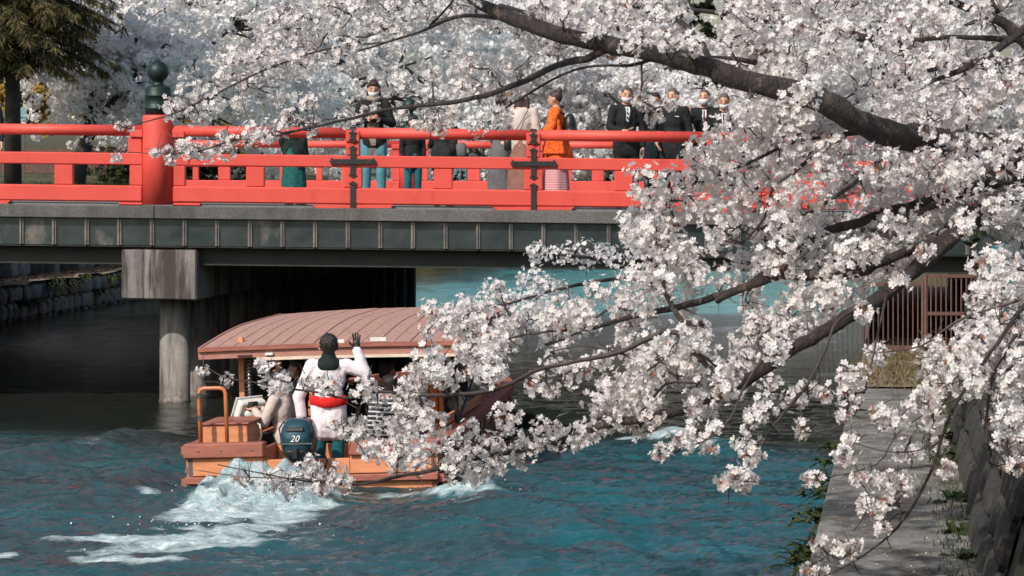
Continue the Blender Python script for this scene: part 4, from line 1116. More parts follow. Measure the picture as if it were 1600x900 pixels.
def far_tree(name, x, y, z0, c, rad, label, m='petal_far', K=150, puffs=9, nq=20, size=.05, bark=True, seed=1, group=None, cat='tree', crown='crown', droop=.5, trunk_r=.2):
    rs = np.random.RandomState(seed)
    root = empty(name, (x, y, z0)); tag(root, label, cat, group)
    v, f, base = crown_mesh(rs, (c[0]-x, c[1]-y, c[2]-z0), rad, K, puffs, nq, size, droop)
    me = npmesh(crown, v, f); link(crown, me, M[m], root)
    top = Vector((c[0]-x, c[1]-y, c[2]-z0))
    fork = Vector((top.x*.35, top.y*.35, max(.7, top.z*.35)))
    tk = MB().tube([(0, 0, -.2), (fork.x*.4, fork.y*.4, fork.z*.5), fork], [trunk_r*1.25, trunk_r, trunk_r*.85], 9, jit=.06)
    tk.build('trunk', M['bark_far'], root, smooth=True)
    bm_ = MB(); order = rs.permutation(len(base))
    mains = []
    for i in order[:7]:
        p = Vector(base[i]); md = fork.lerp(p, .5)+Vector((rs.normal()*.3, rs.normal()*.3, .35))
        MB().tube([fork, fork.lerp(md, .5)+Vector((0, 0, .1)), md, p], [trunk_r*.55, trunk_r*.42, trunk_r*.3, .02], 6).build('branch', M['bark_far'], root, smooth=True)
        mains += [md, md.lerp(p, .5)]
    for i in order[7:90]:
        p = Vector(base[i]); q = min(mains, key=lambda a: (a-p).length)
        bm_.tube([q, q.lerp(p, .5)+Vector((rs.normal()*.12, rs.normal()*.12, rs.normal()*.12+.08)), p], [.035, .025, .012], 4, False)
    bm_.build('twig', M['bark_far'], root, kind='stuff')
    return root
G = 'cherry trees in blossom beyond the bridge'
FT_ = [ # base x, y, z, crown centre, radii, label, K
 (-10.2, 61.5, 2.7, (-9.3, 61.5, 5.5), (2.0, 1.8, 1.5), 'small white cherry tree beside the conifer beyond the left rail', 110),
 (-10.4, 68, 2.7, (-7.7, 67, 5.8), (3.4, 3.6, 3.1), 'cherry tree in blossom behind the left green post cap', 210),
 (-8.2, 78, 2.7, (-3.8, 76, 6.3), (4.0, 4, 4.3), 'cherry tree in blossom over the river left of the masked woman', 260),
 (-13.5, 82, 2.7, (-12, 82, 8.5), (5, 4, 3.6), 'tall pale cherry tree above and behind the conifer', 220),
 (-1.8, 89, 2.5, (-1.2, 88, 5.9), (4.0, 3.2, 4.4), 'cherry tree in blossom on the far bend behind the masked woman', 260),
 (3.3, 90, 2.5, (3.1, 89, 4.4), (3.6, 3.2, 2.5), 'low cherry tree in blossom behind the orange kimono and the suited men', 230),
 (8.6, 87, 2.5, (8.2, 86, 4.6), (3.6, 3.2, 2.9), 'cherry tree in blossom on the far bend at right, behind the waving man', 210),
 (-6.2, 98, 2.5, (-6, 98, 9.2), (5, 3.5, 4), 'tall cherry crown filling the top left background', 230),
 (2.2, 104, 2.5, (1.6, 104, 9.6), (5.2, 3.5, 4), 'tall cherry crown filling the top middle background', 230),
 (13.5, 98, 2.5, (12.5, 97, 7.5), (5.4, 4, 5), 'cherry tree in blossom far behind the right branches', 200),
 (20, 80, 2.5, (16.5, 80, 6.5), (4.5, 4, 4.5), 'rightmost cherry tree beyond the bridge', 150),
]
for i, (x, y, z0, c, rad, lab, K) in enumerate(FT_):
    far_tree('cherry_tree', x, y, z0, c, rad, lab, K=K, seed=70+i, group=G, size=.052 if y < 85 else .058, nq=17)
far_tree('weeping_tree', 5.2, 101, 2.5, (5.1, 100, 6.9), (1.7, 1.6, 1.15), 'bare red brown twiggy tree above the cherries, over the suited man', m='brown_weep', K=90, puffs=8, nq=16, size=.05, seed=9)
far_tree('evergreen_tree', 10, 112, 2.5, (9, 112, 8.2), (8, 3, 3.6), 'dull dark evergreen mass behind the far cherries at right', m='leaf_dark', K=160, puffs=8, nq=14, size=.11, seed=12)
far_tree('yellow_shrub', -14.4, 76, 2.8, (-14.2, 75, 5.3), (1.7, 1.2, 1.3), 'yellow leaved tree behind the conifer trunk at left', m='yellow', K=60, puffs=8, nq=16, size=.06, seed=14, trunk_r=.1)
far_tree('yellow_shrub', -9.9, 73, 2.7, (-9.6, 73, 4.0), (2.2, 1.0, .8), 'low yellow green shrub behind the left cherry', m='yellow', K=40, puffs=8, nq=14, size=.05, seed=15, trunk_r=.06)
far_tree('hedge_shrub', -9.4, 66, 2.6, (-8.8, 66, 3.0), (2.0, .8, .5), 'dark green shrub on the left bank behind the post', m='leaf_dark', K=40, puffs=8, nq=14, size=.05, seed=16, trunk_r=.06)
far_tree('hedge_shrub', 7.6, 36.5, 2.5, (7.4, 36.5, 3.0), (.9, .7, .5), 'dark green shrub at the right end of the bridge', m='leaf_dark', K=40, puffs=6, nq=12, size=.035, seed=17, trunk_r=.05)
far_tree('hedge_shrub', 6.4, 25, 2.5, (6.3, 25, 2.7), (.8, 1.4, .35), 'dark green shrub on top of the right stone wall', m='leaf_dark', K=40, puffs=6, nq=12, size=.03, seed=18, trunk_r=.04)

def conifer():
    rs = np.random.RandomState(21); rr = random.Random(4)
    x0, y0 = -10.78, 57.0
    root = empty('conifer', (x0, y0, 2.8)); tag(root, 'dark drooping conifer with straw coloured tips in the top left corner', 'tree')
    MB().tube([(0, 0, -.2), (0, 0, 2), (-.1, 0, 5), (-.1, 0, 8.5)], [.2, .16, .14, .07], 12, jit=.04).build('trunk', M['bark_far'], root, smooth=True)
    V = []; Fc = []; Mi = []; n = 0
    bo = MB()
    for k in range(230):
        z = rr.uniform(2.1, 7.4); a = rr.uniform(-math.pi, math.pi); L = rr.uniform(1.4, 2.6)
        if z < 2.6: L *= .7
        d = Vector((math.cos(a), math.sin(a), 0))
        pts = [Vector((0, 0, z+.3))+d*(L*t)+Vector((0, 0, -.55*t*t*L*.6+.12*t)) for t in (0, .3, .6, .8, 1)]
        bo.tube(pts, [.035, .028, .02, .012, .006], 4, False)
        m = 260
        t = rs.rand(m)**.7
        base = np.array([pts[0]])+(np.array([d])*L)*t[:, None]
        base[:, 2] += -.55*t*t*L*.6+.12*t
        side = np.array([[-d.y, d.x, 0]])
        lat = rs.normal(size=(m, 1))*.22*(1.1-t[:, None])
        base = base+side*lat+rs.normal(size=(m, 3))*.03; base[:, 2] -= np.abs(lat[:, 0])*.5
        dr = np.array([d])*.35+side*np.sign(lat)*.5+rs.normal(size=(m, 3))*.3; dr[:, 2] -= .75
        dr /= np.linalg.norm(dr, axis=1, keepdims=True)
        ln = (.08+.14*rs.rand(m, 1))
        w = np.cross(dr, rs.normal(size=(m, 3))); w /= np.linalg.norm(w, axis=1, keepdims=True); w *= .012
        a_, b_, c_, e_ = base-w, base+w, base+dr*ln+w*.5, base+dr*ln-w*.5
        V.append(np.stack([a_, b_, c_, e_], 1).reshape(-1, 3)); Fc.append(np.arange(m*4).reshape(m, 4)+n); n += m*4
        Mi.append((t > .55) & (rs.rand(m) < .5))
    me = npmesh('foliage', np.concatenate(V), np.concatenate(Fc), np.concatenate(Mi).astype(int))
    link('foliage', me, [M['needle'], M['needle_tip']], root)
    bo.build('bough', M['bark_far'], root)
conifer()

# ------------------------------------------------ grass, fallen leaves, plants
def tufts(name, spots, n, h, m, label, cat, sz=.012):
    rs = np.random.RandomState(31)
    V = []
    for (ax, ay, bx, by, z, spread) in spots:
        t = rs.rand(n)
        x = ax+(bx-ax)*t+rs.normal(size=n)*spread; y = ay+(by-ay)*t+rs.normal(size=n)*spread
        zz = np.full(n, z)
        b = np.stack([x, y, zz], -1)
        up = rs.normal(size=(n, 3))*.35; up[:, 2] = 1
        hh = h*(.4+.8*rs.rand(n, 1))
        w = rs.normal(size=(n, 3)); w[:, 2] = 0; w *= sz/np.linalg.norm(w, axis=1, keepdims=True)
        tip = b+up*hh
        V.append(np.stack([b-w, b+w, tip+w*.2, tip-w*.2], 1).reshape(-1, 3))
    v = np.concatenate(V); f = np.arange(len(v)).reshape(-1, 4)
    link(name, npmesh(name, v, f), M[m], None, kind='stuff', label=label, category=None) if False else tag(link(name, npmesh(name, v, f), M[m]), label, cat, kind='stuff')
sp = []
for y in np.arange(50, 80, 1.0):
    for a in (-14.2, -15.0, -16.2, -17.6): sp.append((a+rx(y), y, a+rx(y+1), y+1, 2.55+.15*(-a-14)*.25, .25))
tufts('bank_grass', sp, 130, .14, 'leaf', 'rough grass on the left bank seen through the red rails', 'grass', .014)
tufts('path_weeds', [(RU-.12+rx(y), y, RU-.12+rx(y+1.5), y+1.5, LEDGE, .09) for y in np.arange(14, 34, 1.5)]+[(RW+.5+rx(y), y, RW+.5+rx(y+1), y+1, LEDGE, .25) for y in ()], 150, .06, 'leaf', 'weeds and dry grass along the foot of the right wall', 'weeds', .008)
tufts('dry_weeds', [(RW+.5+rx(y), y, RW+.5+rx(y+1), y+1, LEDGE, .25) for y in (28.6, 29.6, 30.6, 31.6, 32.6)], 320, .045, 'straw', 'dry straw coloured grass on the soil before the barred gate', 'dry grass', .01)
def leaves_on_ground():
    rs = np.random.RandomState(5); n = 900
    y = 50+26*rs.rand(n); a = LU+.1+1.0*rs.rand(n)**1.5; x = a+rx(y)
    c = np.stack([x, y, np.full(n, LEDGE+.05)], -1)
    Fm = rot_from_normals(np.array([[0, 0, 1.]])+rs.normal(size=(n, 3))*.3, rs)
    T = np.array([(-1, 0, 0), (0, -.6, .1), (1, 0, 0), (0, .6, .1)])[None]*(.03+.03*rs.rand(n, 1, 1))
    v = np.einsum('nij,nkj->nki', Fm, T)+c[:, None]
    tag(link('fallen_leaves', npmesh('fallen_leaves', v.reshape(-1, 3), np.arange(n*4).reshape(n, 4)), M['dry_leaf']), 'brown fallen leaves on the far river ledge', 'leaves', kind='stuff')
leaves_on_ground()
def petals_on_path():
    rs = np.random.RandomState(8); n = 700
    y = 14+14*rs.rand(n); a = RW+.04+.98*rs.beta(1.2, .8, n); x = a+rx(y)
    c = np.stack([x, y, np.full(n, LEDGE+.03)], -1)
    Fm = rot_from_normals(np.array([[0, 0, 1.]])+rs.normal(size=(n, 3))*.25, rs)
    T = np.array([(-1, 0, 0), (0, -.6, .1), (1, 0, 0), (0, .6, .1)])[None]*(.006+.004*rs.rand(n, 1, 1))
    v = np.einsum('nij,nkj->nki', Fm, T)+c[:, None]
    tag(link('fallen_petals', npmesh('fallen_petals', v.reshape(-1, 3), np.arange(n*4).reshape(n, 4)), M['petal']), 'pale fallen petals scattered on the concrete path', 'petals', kind='stuff')
petals_on_path()
ORD = ['nearest', 'second nearest', 'third nearest', 'fourth nearest', 'fifth nearest', 'sixth nearest', 'seventh nearest', 'eighth nearest', 'ninth nearest', 'tenth nearest', 'eleventh nearest', 'twelfth nearest', 'thirteenth nearest', 'fourteenth nearest', 'fifteenth nearest', 'farthest']
PC = {}
def plant(x, y, z, n, L, w, label, group, m='leaf', name='riverside_plant', droop=.6, dirx=None):
    mb = MB()
    for k in range(n):
        a = R.uniform(0, 6.283) if dirx is None else dirx+R.gauss(0, .8)
        l = L*R.uniform(.5, 1.1); el = R.uniform(.3, 1.3)
        d = Vector((math.cos(a), math.sin(a), 0)); s = Vector((-d.y, d.x, 0))
        pts = []
        o = Vector((R.gauss(0, L*.25), R.gauss(0, L*.25), 0))
        for t in (0, .35, .7, 1):
            p = o+d*l*t*math.cos(el)+Vector((0, 0, l*(t*math.sin(el)-droop*t*t)))
            pts.append((p, w*math.sin(math.pi*min(.95, .15+t*.8))*R.uniform(.8, 1.1)))
        v = []
        for p, ww in pts: v += [p-s*ww+Vector((0, 0, ww*.4)), p, p+s*ww+Vector((0, 0, ww*.4))]
        f = []
        for i in range(3): f += [(i*3, i*3+1, i*3+4, i*3+3), (i*3+1, i*3+2, i*3+5, i*3+4)]
        mb.add(v, f)
    o = mb.build(name, M[m]); o.location = (x, y, z)
    cnt = PC.setdefault(label, [0]); cnt[0] += 1
    return tag(o, '%s of the %s' % (ORD[cnt[0]-1], label), 'plant', group)
for y in (15.4, 16.1, 17, 17.7, 18.4, 19.4, 20.2, 21, 22.1, 23.4, 24.6, 25.5):
    plant(RW-.05+rx(y), y, R.uniform(.2, .55), 22, .26, .022, 'broad leaved weed clumps hanging off the river edge of the path', 'weeds along the river edge of the path', dirx=math.pi)
for y, off in ((15.9, .15), (17.0, .1), (18.6, .12), (21.5, .15), (23, .1)):
    plant(RU+rx(y)-.08+off*.2, y, LEDGE, 26, .22, .035, 'dark fern like plants at the foot of the right wall', 'plants at the foot of the right wall', m='leaf_dark')
for k in range(16):
    y = 52+.85*k+R.uniform(0, .6)
    plant(LW+.12+rx(y), y, R.choice((LEDGE, LEDGE-.1, .35)), 34, .32, .03, 'green plants hanging over the left river wall', 'plants on the left river wall', m='leaf' if k % 2 else 'leaf_dark', dirx=-.3, droop=.9)
for k in range(8):
    y = 54+1.5*k+R.uniform(0, 1)
    plant(LU+.1+rx(y), y, R.uniform(1.0, 1.7), 34, .3, .03, 'mossy creeper patches on the upper left wall', 'creepers on the upper left wall', m='leaf', dirx=-.3, droop=.9)
# board fence and sign on the left bank
fr = empty('board_fence', (-13, 66, 2.9)); tag(fr, 'brown vertical board fence on the left bank behind the red rails', 'fence')
bd = MB().box((0, 0, .3), (.055, .012, .3)).mesh('fence_board')
for k in range(44):
    o = link('fence_board', bd, M['rust'] if k == 0 else None, fr); o.location = (-.9+k*.118, R.uniform(-.01, .01), R.uniform(-.01, .02))
MB().box((1.7, .03, .5), (2.7, .015, .03)).build('fence_rail', M['rust'], fr)
sg = empty('notice_board', (-12.55, 67, 2.9)); tag(sg, 'pale blue notice board on posts beside the trunk at left', 'sign')
MB().box((0, 0, 1.42), (.23, .02, .24)).build('board', M['sign'], sg, bevel=.006)
MB().box((0, -.03, 1.42), (.2, .008, .005)).build('board_seam', M['steel'], sg)
for s in (-1, 1): MB().tube([(s*.17, .03, 0), (s*.17, .03, 1.2)], .02, 8).build('post', M['steel'], sg)

# ================================================================== PEOPLE
def finger_hand(mb, w, d, nrm, side, s=1.0, curl=.25, spread=.16):
    """palm, four fingers and a thumb. w wrist, d direction of the fingers, nrm out of the back of the hand, side = +-1 thumb side"""
    w = Vector(w); d = Vector(d).normalized(); nrm = Vector(nrm); nrm = (nrm-d*nrm.dot(d)).normalized()
    l = d.cross(nrm)*side
    q = Matrix((l, nrm, d)).transposed().to_quaternion()
    mb.cap(w-d*.02*s, .026*s, w+d*.03*s, .027*s, 8)
    mb.ell(w+d*.058*s, (.042*s, .017*s, .052*s), q, 10, 7)
    for i, (o, L, r) in enumerate(((.030, .072, .0098), (.010, .08, .0102), (-.011, .075, .0096), (-.030, .06, .0086))):
        a = w+d*.095*s+l*o*s
        dd = (d+l*(o/.03)*spread-nrm*curl*.2).normalized()
        b = a+dd*L*.52*s
        d2 = (dd-nrm*curl).normalized(); c = b+d2*L*.3*s
        d3 = (d2-nrm*curl).normalized(); e = c+d3*L*.22*s
        mb.cap(a-dd*.02*s, r*1.1*s, b, r*s, 7); mb.cap(b, r*s, c, r*.92*s, 7); mb.cap(c, r*.92*s, e, r*.75*s, 7)
    a = w+d*.03*s+l*.028*s; b = a+(d*.55+l*.8).normalized()*.042*s; c = b+(d*.85+l*.45-nrm*.2).normalized()*.034*s
    mb.cap(a, .014*s, b, .0115*s, 7); mb.cap(b, .0115*s, c, .0085*s, 7)

def person(loc, H, yaw, label, view=True, top='suit', bottom='suit', shoe='black', legs='stand', arms=None, hair='short', hairc='hair',
           mask='mask', coat=.78, skirt=0, slim=1.0, hands=('relax', 'relax'), lean=0.0, glove=None, head_turn=0.0, head_tilt=0.0, group=None, voxel=.014, collar=None, extra=None, parent_rot=None, wide=1.0, sleeve=1.0, hs=1.0):
    """the body faces -y before the yaw; joints in arms are given in the body's own frame (x to its left hand when seen from the front = picture right)"""
    k = H/1.7
    root = empty('person', loc, 0); root.rotation_euler = (0, 0, yaw)
    tag(root, label, 'person', group)
    def V(*a): return Vector(a)*k
    tilt = Matrix.Rotation(lean, 3, 'X')       # forward bend about the hips
    if legs == 'stand': hz = .92; knee = [V(s*.10, -.015, .49) for s in (-1, 1)]; ank = [V(s*.105, .02, .085) for s in (-1, 1)]; toe = [V(s*.13, -.14, .035) for s in (-1, 1)]
    elif legs == 'walk': hz = .92; knee = [V(-.10, -.1, .5), V(.10, .03, .49)]; ank = [V(-.1, -.13, .09), V(.1, .2, .11)]; toe = [V(-.11, -.28, .04), V(.11, .07, .035)]
    elif legs == 'sit': hz = .47; knee = [V(s*.12, -.42, .47) for s in (-1, 1)]; ank = [V(s*.12, -.42, .07) for s in (-1, 1)]; toe = [V(s*.13, -.57, .035) for s in (-1, 1)]
    elif legs == 'dangle': hz = .1; knee = [V(s*.1, -.4, .09) for s in (-1, 1)]; ank = [V(s*.1, -.42, -.34) for s in (-1, 1)]; toe = [V(s*.1, -.55, -.42) for s in (-1, 1)]
    elif legs == 'kneel': hz = .42; knee = [V(s*.13, -.32, .12) for s in (-1, 1)]; ank = [V(s*.12, .1, .06) for s in (-1, 1)]; toe = [V(s*.12, .22, .04) for s in (-1, 1)]
    hip = V(0, 0, hz)
    def U(x, y, z): return hip+tilt@V(x, y, z-.92)        # upper body point
    wide *= .93; sh = [U(-.178*slim*wide, .0, 1.385), U(.178*slim*wide, .0, 1.385)]
    da = [(U(-.235*wide, .03, 1.12), U(-.225*wide, -.07, .88)), (U(.235*wide, .03, 1.12), U(.225*wide, -.07, .88))]
    for i in (0, 1):
        if arms and arms[i]: da[i] = (U(*arms[i][0]), U(*arms[i][1]))
    headc = U(0, -.02, 1.585)
    hq = Matrix.Rotation(head_turn, 3, 'Z') @ Matrix.Rotation(head_tilt+lean*.5, 3, 'X')
    def Hd(x, y, z): return headc+hq@V(x*hs, y*hs, z*hs)
    hquat = hq.to_quaternion()
    nopen = []
    def legs_mb(inf):
        mb = MB()
        for i, s in ((0, -1), (1, 1)):
            hp = hip+V(s*.085, 0, -.02)
            mb.cap(hp, (.088*slim+inf)*k, knee[i], (.056+inf)*k); mb.cap(knee[i], (.056+inf)*k, ank[i], (.04+inf*.9)*k)
        mb.cap(hip+V(-.06*slim, .0, .03), (.105*slim+inf)*k, hip+V(.06*slim, .0, .03), (.105*slim+inf)*k)
        return mb
    def torso_mb(inf, down=0):
        mb = MB()
        mb.ell(U(0, .005, 1.26), ((.165*slim*wide+inf)*k, (.108*slim+inf)*k, (.19+inf)*k), tilt.to_quaternion())
        mb.ell(U(0, .0, 1.06), ((.135*slim+inf)*k, (.1*slim+inf)*k, (.18+inf)*k), tilt.to_quaternion())
        mb.cap(U(-.14*slim*wide, 0, 1.385), (.058+inf*.7)*k, U(.14*slim*wide, 0, 1.385), (.058+inf*.7)*k)
        mb.cap(U(-.055, .02, 1.42), .055*k, U(.055, .02, 1.42), .055*k)
        return mb
    def arm(mb, i, inf, upto=1.0):
        e, w = da[i]
        mb.cap(sh[i], (.054+inf)*k, e, (.041+inf)*k)
        q = e.lerp(w, upto); mb.cap(e, (.041+inf)*k, q, (.03+inf*.9)*k)
    # --- body, one surface
    mb = legs_mb(0); t = torso_mb(0); mb.add(t.v, t.f)
    for i in (0, 1): arm(mb, i, 0)
    mb.cap(U(0, .01, 1.40), .056*k, headc+V(0, .01, -.05), .05*k)
    mb.ell(headc, (.078*k, .09*k, .108*k), hquat)
    mb.ell(Hd(0, -.03, -.05), (.055*k, .062*k, .062*k), hquat)
    mb.cap(Hd(0, -.088, .012), .009*k, Hd(0, -.103, -.018), .0135*k)
    for s in (-1, 1):
        mb.ell(Hd(s*.084, .0, -.012), (.012*k, .022*k, .034*k), hquat, 8, 6)
        mb.cap(ank[0 if s < 0 else 1], .04*k, toe[0 if s < 0 else 1], .032*k)
    o = remesh(mb, 'body', voxel*.85, None, smooth_it=2); o.parent = root
    o.data.materials.append(M['skin'])
    # --- hands joined on the body object's own child
    for i, s in ((0, 1), (1, -1)):
        e, w = da[i]; d = (w-e).normalized()
        hm = MB(); spec = hands[i]
        kw = dict(s=k*1.0)
        if spec == 'relax': dirv = d; nrm = V(-s, .2, 0); kw['curl'] = .45
        elif spec == 'fist': dirv = d; nrm = V(0, -.2, 1); kw['curl'] = 1.1
        else: dirv, nrm, cu = Vector(spec[0]), Vector(spec[1]), spec[2]; kw['curl'] = cu
        finger_hand(hm, w, dirv, nrm, s, **kw)
        hm.build('glove' if glove else 'hand', M[glove or 'skin'], root, smooth=True)
    # --- face
    for s in (-1, 1):
        MB().ell(Hd(s*.03, -.083, .012), (.012*k, .008*k, .0055*k), hquat, 8, 5).build('eye', M['hair'], root, smooth=True)
        MB().cap(Hd(s*.018, -.088, .034), .0035*k, Hd(s*.046, -.077, .036), .003*k, 6).build('eyebrow', M['hair'], root)
    if mask:
        def kp(l): return l.y < .15 and l.z < .32 and l.z > -.93
        mm = MB().ell(Hd(0, -.03, -.04), (.073*k, .084*k, .075*k), hquat, 24, 14, keep=kp)
        o = mm.build('face_mask', M[mask], root, smooth=True, clean=True)
        so = o.modifiers.new('s', 'SOLIDIFY'); so.thickness = .003*k
        for s in (-1, 1): MB().tube([Hd(s*.062, -.03, -.03), Hd(s*.078, .0, .01)], .0018*k, 4).build('mask_loop', M[mask], root)
    else:
        MB().ell(Hd(0, -.092, -.052), (.02*k, .007*k, .006*k), hquat, 8, 5).build('mouth', M['pink'], root, smooth=True)
    # --- hair
    if hair == 'shaved':
        MB().ell(Hd(0, .006, .012), (.0785*k, .0925*k, .112*k), hquat, 24, 14, keep=lambda l: l.z > .28-.75*max(0, l.y) and not (l.y < -.6 and l.z < .55)).build('hair', M['shaved' if hairc == 'hair' else hairc], root, smooth=True, clean=True)
    else:
        hm = MB()
        hm.ell(Hd(0, .018, .03), (.084*k*hs, .098*k*hs, .1*k*hs), hquat)
        hm.ell(Hd(0, -.04, .08), (.058*k, .042*k, .028*k), hquat)
        if hair == 'short':
            hm.ell(Hd(0, .05, -.02), (.07*k, .06*k, .075*k), hquat)
            for _ in range(26):
                a = R.uniform(0, 6.28); z = R.uniform(-.1, .1)
                hm.ell(Hd(.066*math.cos(a), .02+.07*abs(math.sin(a)), .04+z*.6), (.02*k, .02*k, .02*k), nu=6, nv=4)
        if hair == 'long':
            for s in (-1, -.5, .0, .5, 1):
                hm.cap(Hd(s*.072, .03+.03*(1-abs(s)), .02), .036*k, Hd(s*.09, .05, -.2), .034*k); hm.cap(Hd(s*.09, .05, -.2), .034*k, Hd(s*.11, .075, -.36), .014*k)
        if hair == 'tied':
            for s in (-1, 1): hm.cap(Hd(s*.073, .01, .03), .022*k, Hd(s*.088, .02, -.17), .012*k)
            hm.cap(Hd(0, .09, .0), .03*k, Hd(0, .08, -.12), .02*k)
        if hair == 'bun':
            hm.ell(Hd(0, .07, .115), (.042*k, .042*k, .05*k)); hm.cap(Hd(0, .05, .12), .012*k, Hd(.02, .06, .2), .006*k)
        o = remesh(hm, 'hair', .009, None, smooth_it=2); o.parent = root; o.data.materials.append(M[hairc])
    # --- lower clothing
    if skirt:
        mb = MB(); zz = hz*k; n = 28
        for j, (z, rx_, ry_) in enumerate(((1.0, .15, .115), (.9, .185, .15), (.6, .2, .165), (.35, .22, .185), (1.0-skirt if skirt > .6 else .3, .25, .2))): pass
        prof = [(1.02, .145, .11), (.92, .18, .14), (.7, .2, .165), (.45, .22, .185), (1.0-skirt, .235, .2)]
        v = []; f = []
        for j, (z, a_, b_) in enumerate(prof):
            for q in range(n):
                an = 2*math.pi*q/n; w_ = 1+.07*j/4*math.sin(an*7)
                v.append(Vector((math.cos(an)*a_*w_*slim*k*wide, math.sin(an)*b_*w_*k, (z-.92+hz)*k)))
        for j in range(len(prof)-1):
            for q in range(n): f.append((j*n+q, j*n+(q+1) % n, (j+1)*n+(q+1) % n, (j+1)*n+q))
        mb.add(v, f).build('skirt', M[bottom], root, smooth=True)
    else:
        o = remesh(legs_mb(.017), 'trousers', voxel, None, smooth_it=2); o.parent = root; o.data.materials.append(M[bottom])
    # --- shoes
    for i in (0, 1):
        mb = MB(); mb.cap(ank[i]+Vector((0, .03*k, -.04*k)), .04*k, toe[i], .038*k); mb.cap(ank[i], .042*k, ank[i]+Vector((0, 0, -.04*k)), .045*k)
        o = remesh(mb, 'shoe', .012, None, smooth_it=1); o.parent = root; o.data.materials.append(M[shoe])
    # --- upper clothing
    inf = .014 if top in ('suit', 'navy') else .02
    mb = torso_mb(inf)
    for i in (0, 1): arm(mb, i, inf*sleeve, .93)
    if coat < .95:
        lo = (coat-.92)
        mb.cap(hip+Vector((-.06*k*slim, 0, .04*k)), (.115*slim+inf)*k, hip+Vector((-.075*k*slim, .0, lo*k)), (.105*slim+inf)*k)
        mb.cap(hip+Vector((.06*k*slim, 0, .04*k)), (.115*slim+inf)*k, hip+Vector((.075*k*slim, .0, lo*k)), (.105*slim+inf)*k)
        mb.ell(hip+Vector((0, 0, lo*k*.5)), ((.165*slim+inf)*k, (.12*slim+inf)*k, (.12+abs(lo)*.5)*k))
    up = remesh(mb, 'jacket', voxel, None, smooth_it=2); up.parent = root; up.data.materials.append(M[top])
    tx = bpy.data.textures.get('folds') or bpy.data.textures.new('folds', 'CLOUDS'); tx.noise_scale = .11
    dm = up.modifiers.new('d', 'DISPLACE'); dm.texture = tx; dm.strength = .018 if top != 'happi' else .015; dm.mid_level = .5; dm.texture_coords = 'GLOBAL'
    def shrink(o, off=.004):
        s = o.modifiers.new('w', 'SHRINKWRAP'); s.target = up; s.wrap_method = 'NEAREST_SURFACEPOINT'; s.wrap_mode = 'ABOVE_SURFACE'; s.offset = off
        return o
    def grid_patch(pts, name, m, thick=.006, nx=6, nz=10, off=.003):
        """patch between four corners (u across, v down), wrapped on the jacket"""
        a, b, c, d = (U(*p) for p in pts)
        v = []; f = []
        for j in range(nz+1):
            for i in range(nx+1):
                u, t = i/nx, j/nz
                v.append(a.lerp(b, u).lerp(d.lerp(c, u), t))
        for j in range(nz):
            for i in range(nx): f.append((j*(nx+1)+i, j*(nx+1)+i+1, (j+1)*(nx+1)+i+1, (j+1)*(nx+1)+i))
        o = MB().add(v, f).build(name, M[m], root, smooth=True)
        return shrink(o, off)
    if collar:
        grid_patch([(-.055, -.13, 1.455), (.055, -.13, 1.455), (.006, -.2, 1.19), (-.006, -.2, 1.19)], 'shirt', 'shirt', off=.003)
        if top != 'navy':
            grid_patch([(-.1, -.2, 1.45), (-.052, -.2, 1.47), (-.008, -.22, 1.12), (-.05, -.22, 1.2)], 'lapel', top, off=.012)
            grid_patch([(.052, -.2, 1.47), (.1, -.2, 1.45), (.05, -.22, 1.2), (.008, -.22, 1.12)], 'lapel', top, off=.012)
        grid_patch([(-.016, -.15, 1.44), (.016, -.15, 1.44), (.016, -.2, 1.2), (-.01, -.2, 1.2)], 'necktie', collar, off=.008)
    if extra: extra(root, k, U, Hd, da, grid_patch, up)
    return root
Z0 = 2.51
def onbridge(px, d): return Vector(((px-800)*d/F, d, Z0-.0115*((px-800)*d/F)*.7))

def phone(root, p, rot, size=(.037, .004, .075)):
    MB().box(p, size, rot).build('phone', M['black'], root, bevel=.003)
# 1 woman with scarf and phone
def ex(root, k, U, Hd, da, gp, up):
    gp([(-.07, -.2, 1.42), (.05, -.2, 1.42), (.045, -.22, .8), (-.05, -.22, .8)], 'scarf', 'scarf', off=.014)
    mb = MB(); mb.tube([U(-.09, .02, 1.46), U(-.06, -.06, 1.46), U(.0, -.09, 1.44), U(.06, -.06, 1.46), U(.09, .02, 1.46), U(0, .07, 1.48), U(-.09, .02, 1.46)], .035*k, 10)
    mb.build('scarf_loop', M['scarf'], root, smooth=True)
    mb = MB()
    for i in range(9): mb.tube([U(-.05+.011*i, -.165, .8), U(-.055+.013*i, -.17, .68)], .004*k, 4)
    mb.build('scarf_fringe', M['scarf'], root)
    phone(root, U(.03, -.33, 1.2), Euler((.5, 0, .3)))
person(onbridge(584, 35.4), 1.71, 0, 'woman in black coat and beige scarf looking down at her phone, white mask', top='suit', bottom='jeans', hair='tied', hairc='hair_brown', coat=.86, slim=.93,
       arms=[((-.25, -.02, 1.14), (-.06, -.26, 1.18)), ((.25, -.02, 1.12), (.09, -.26, 1.17))], hands=(((.5, -.6, .3), (0, -.5, .5), .6), ((-.5, -.6, .3), (0, -.5, .5), .6)), head_tilt=.25, extra=ex)
# 2 figure in dark green dress
person(onbridge(459, 36), 1.36, math.pi*.85, 'child in dark green coat over a teal patterned skirt at the left of the crowd', top='greencoat', bottom='green_skirt', skirt=.84, coat=.62, wide=1.0, hair='long', slim=1.05)
# 3 boy
person(onbridge(645, 37.2), 1.27, .35, 'boy in black jacket and teal trousers with a black mask', top='suit', bottom='teal', mask='black', coat=.78, slim=1.0, head_turn=.2)
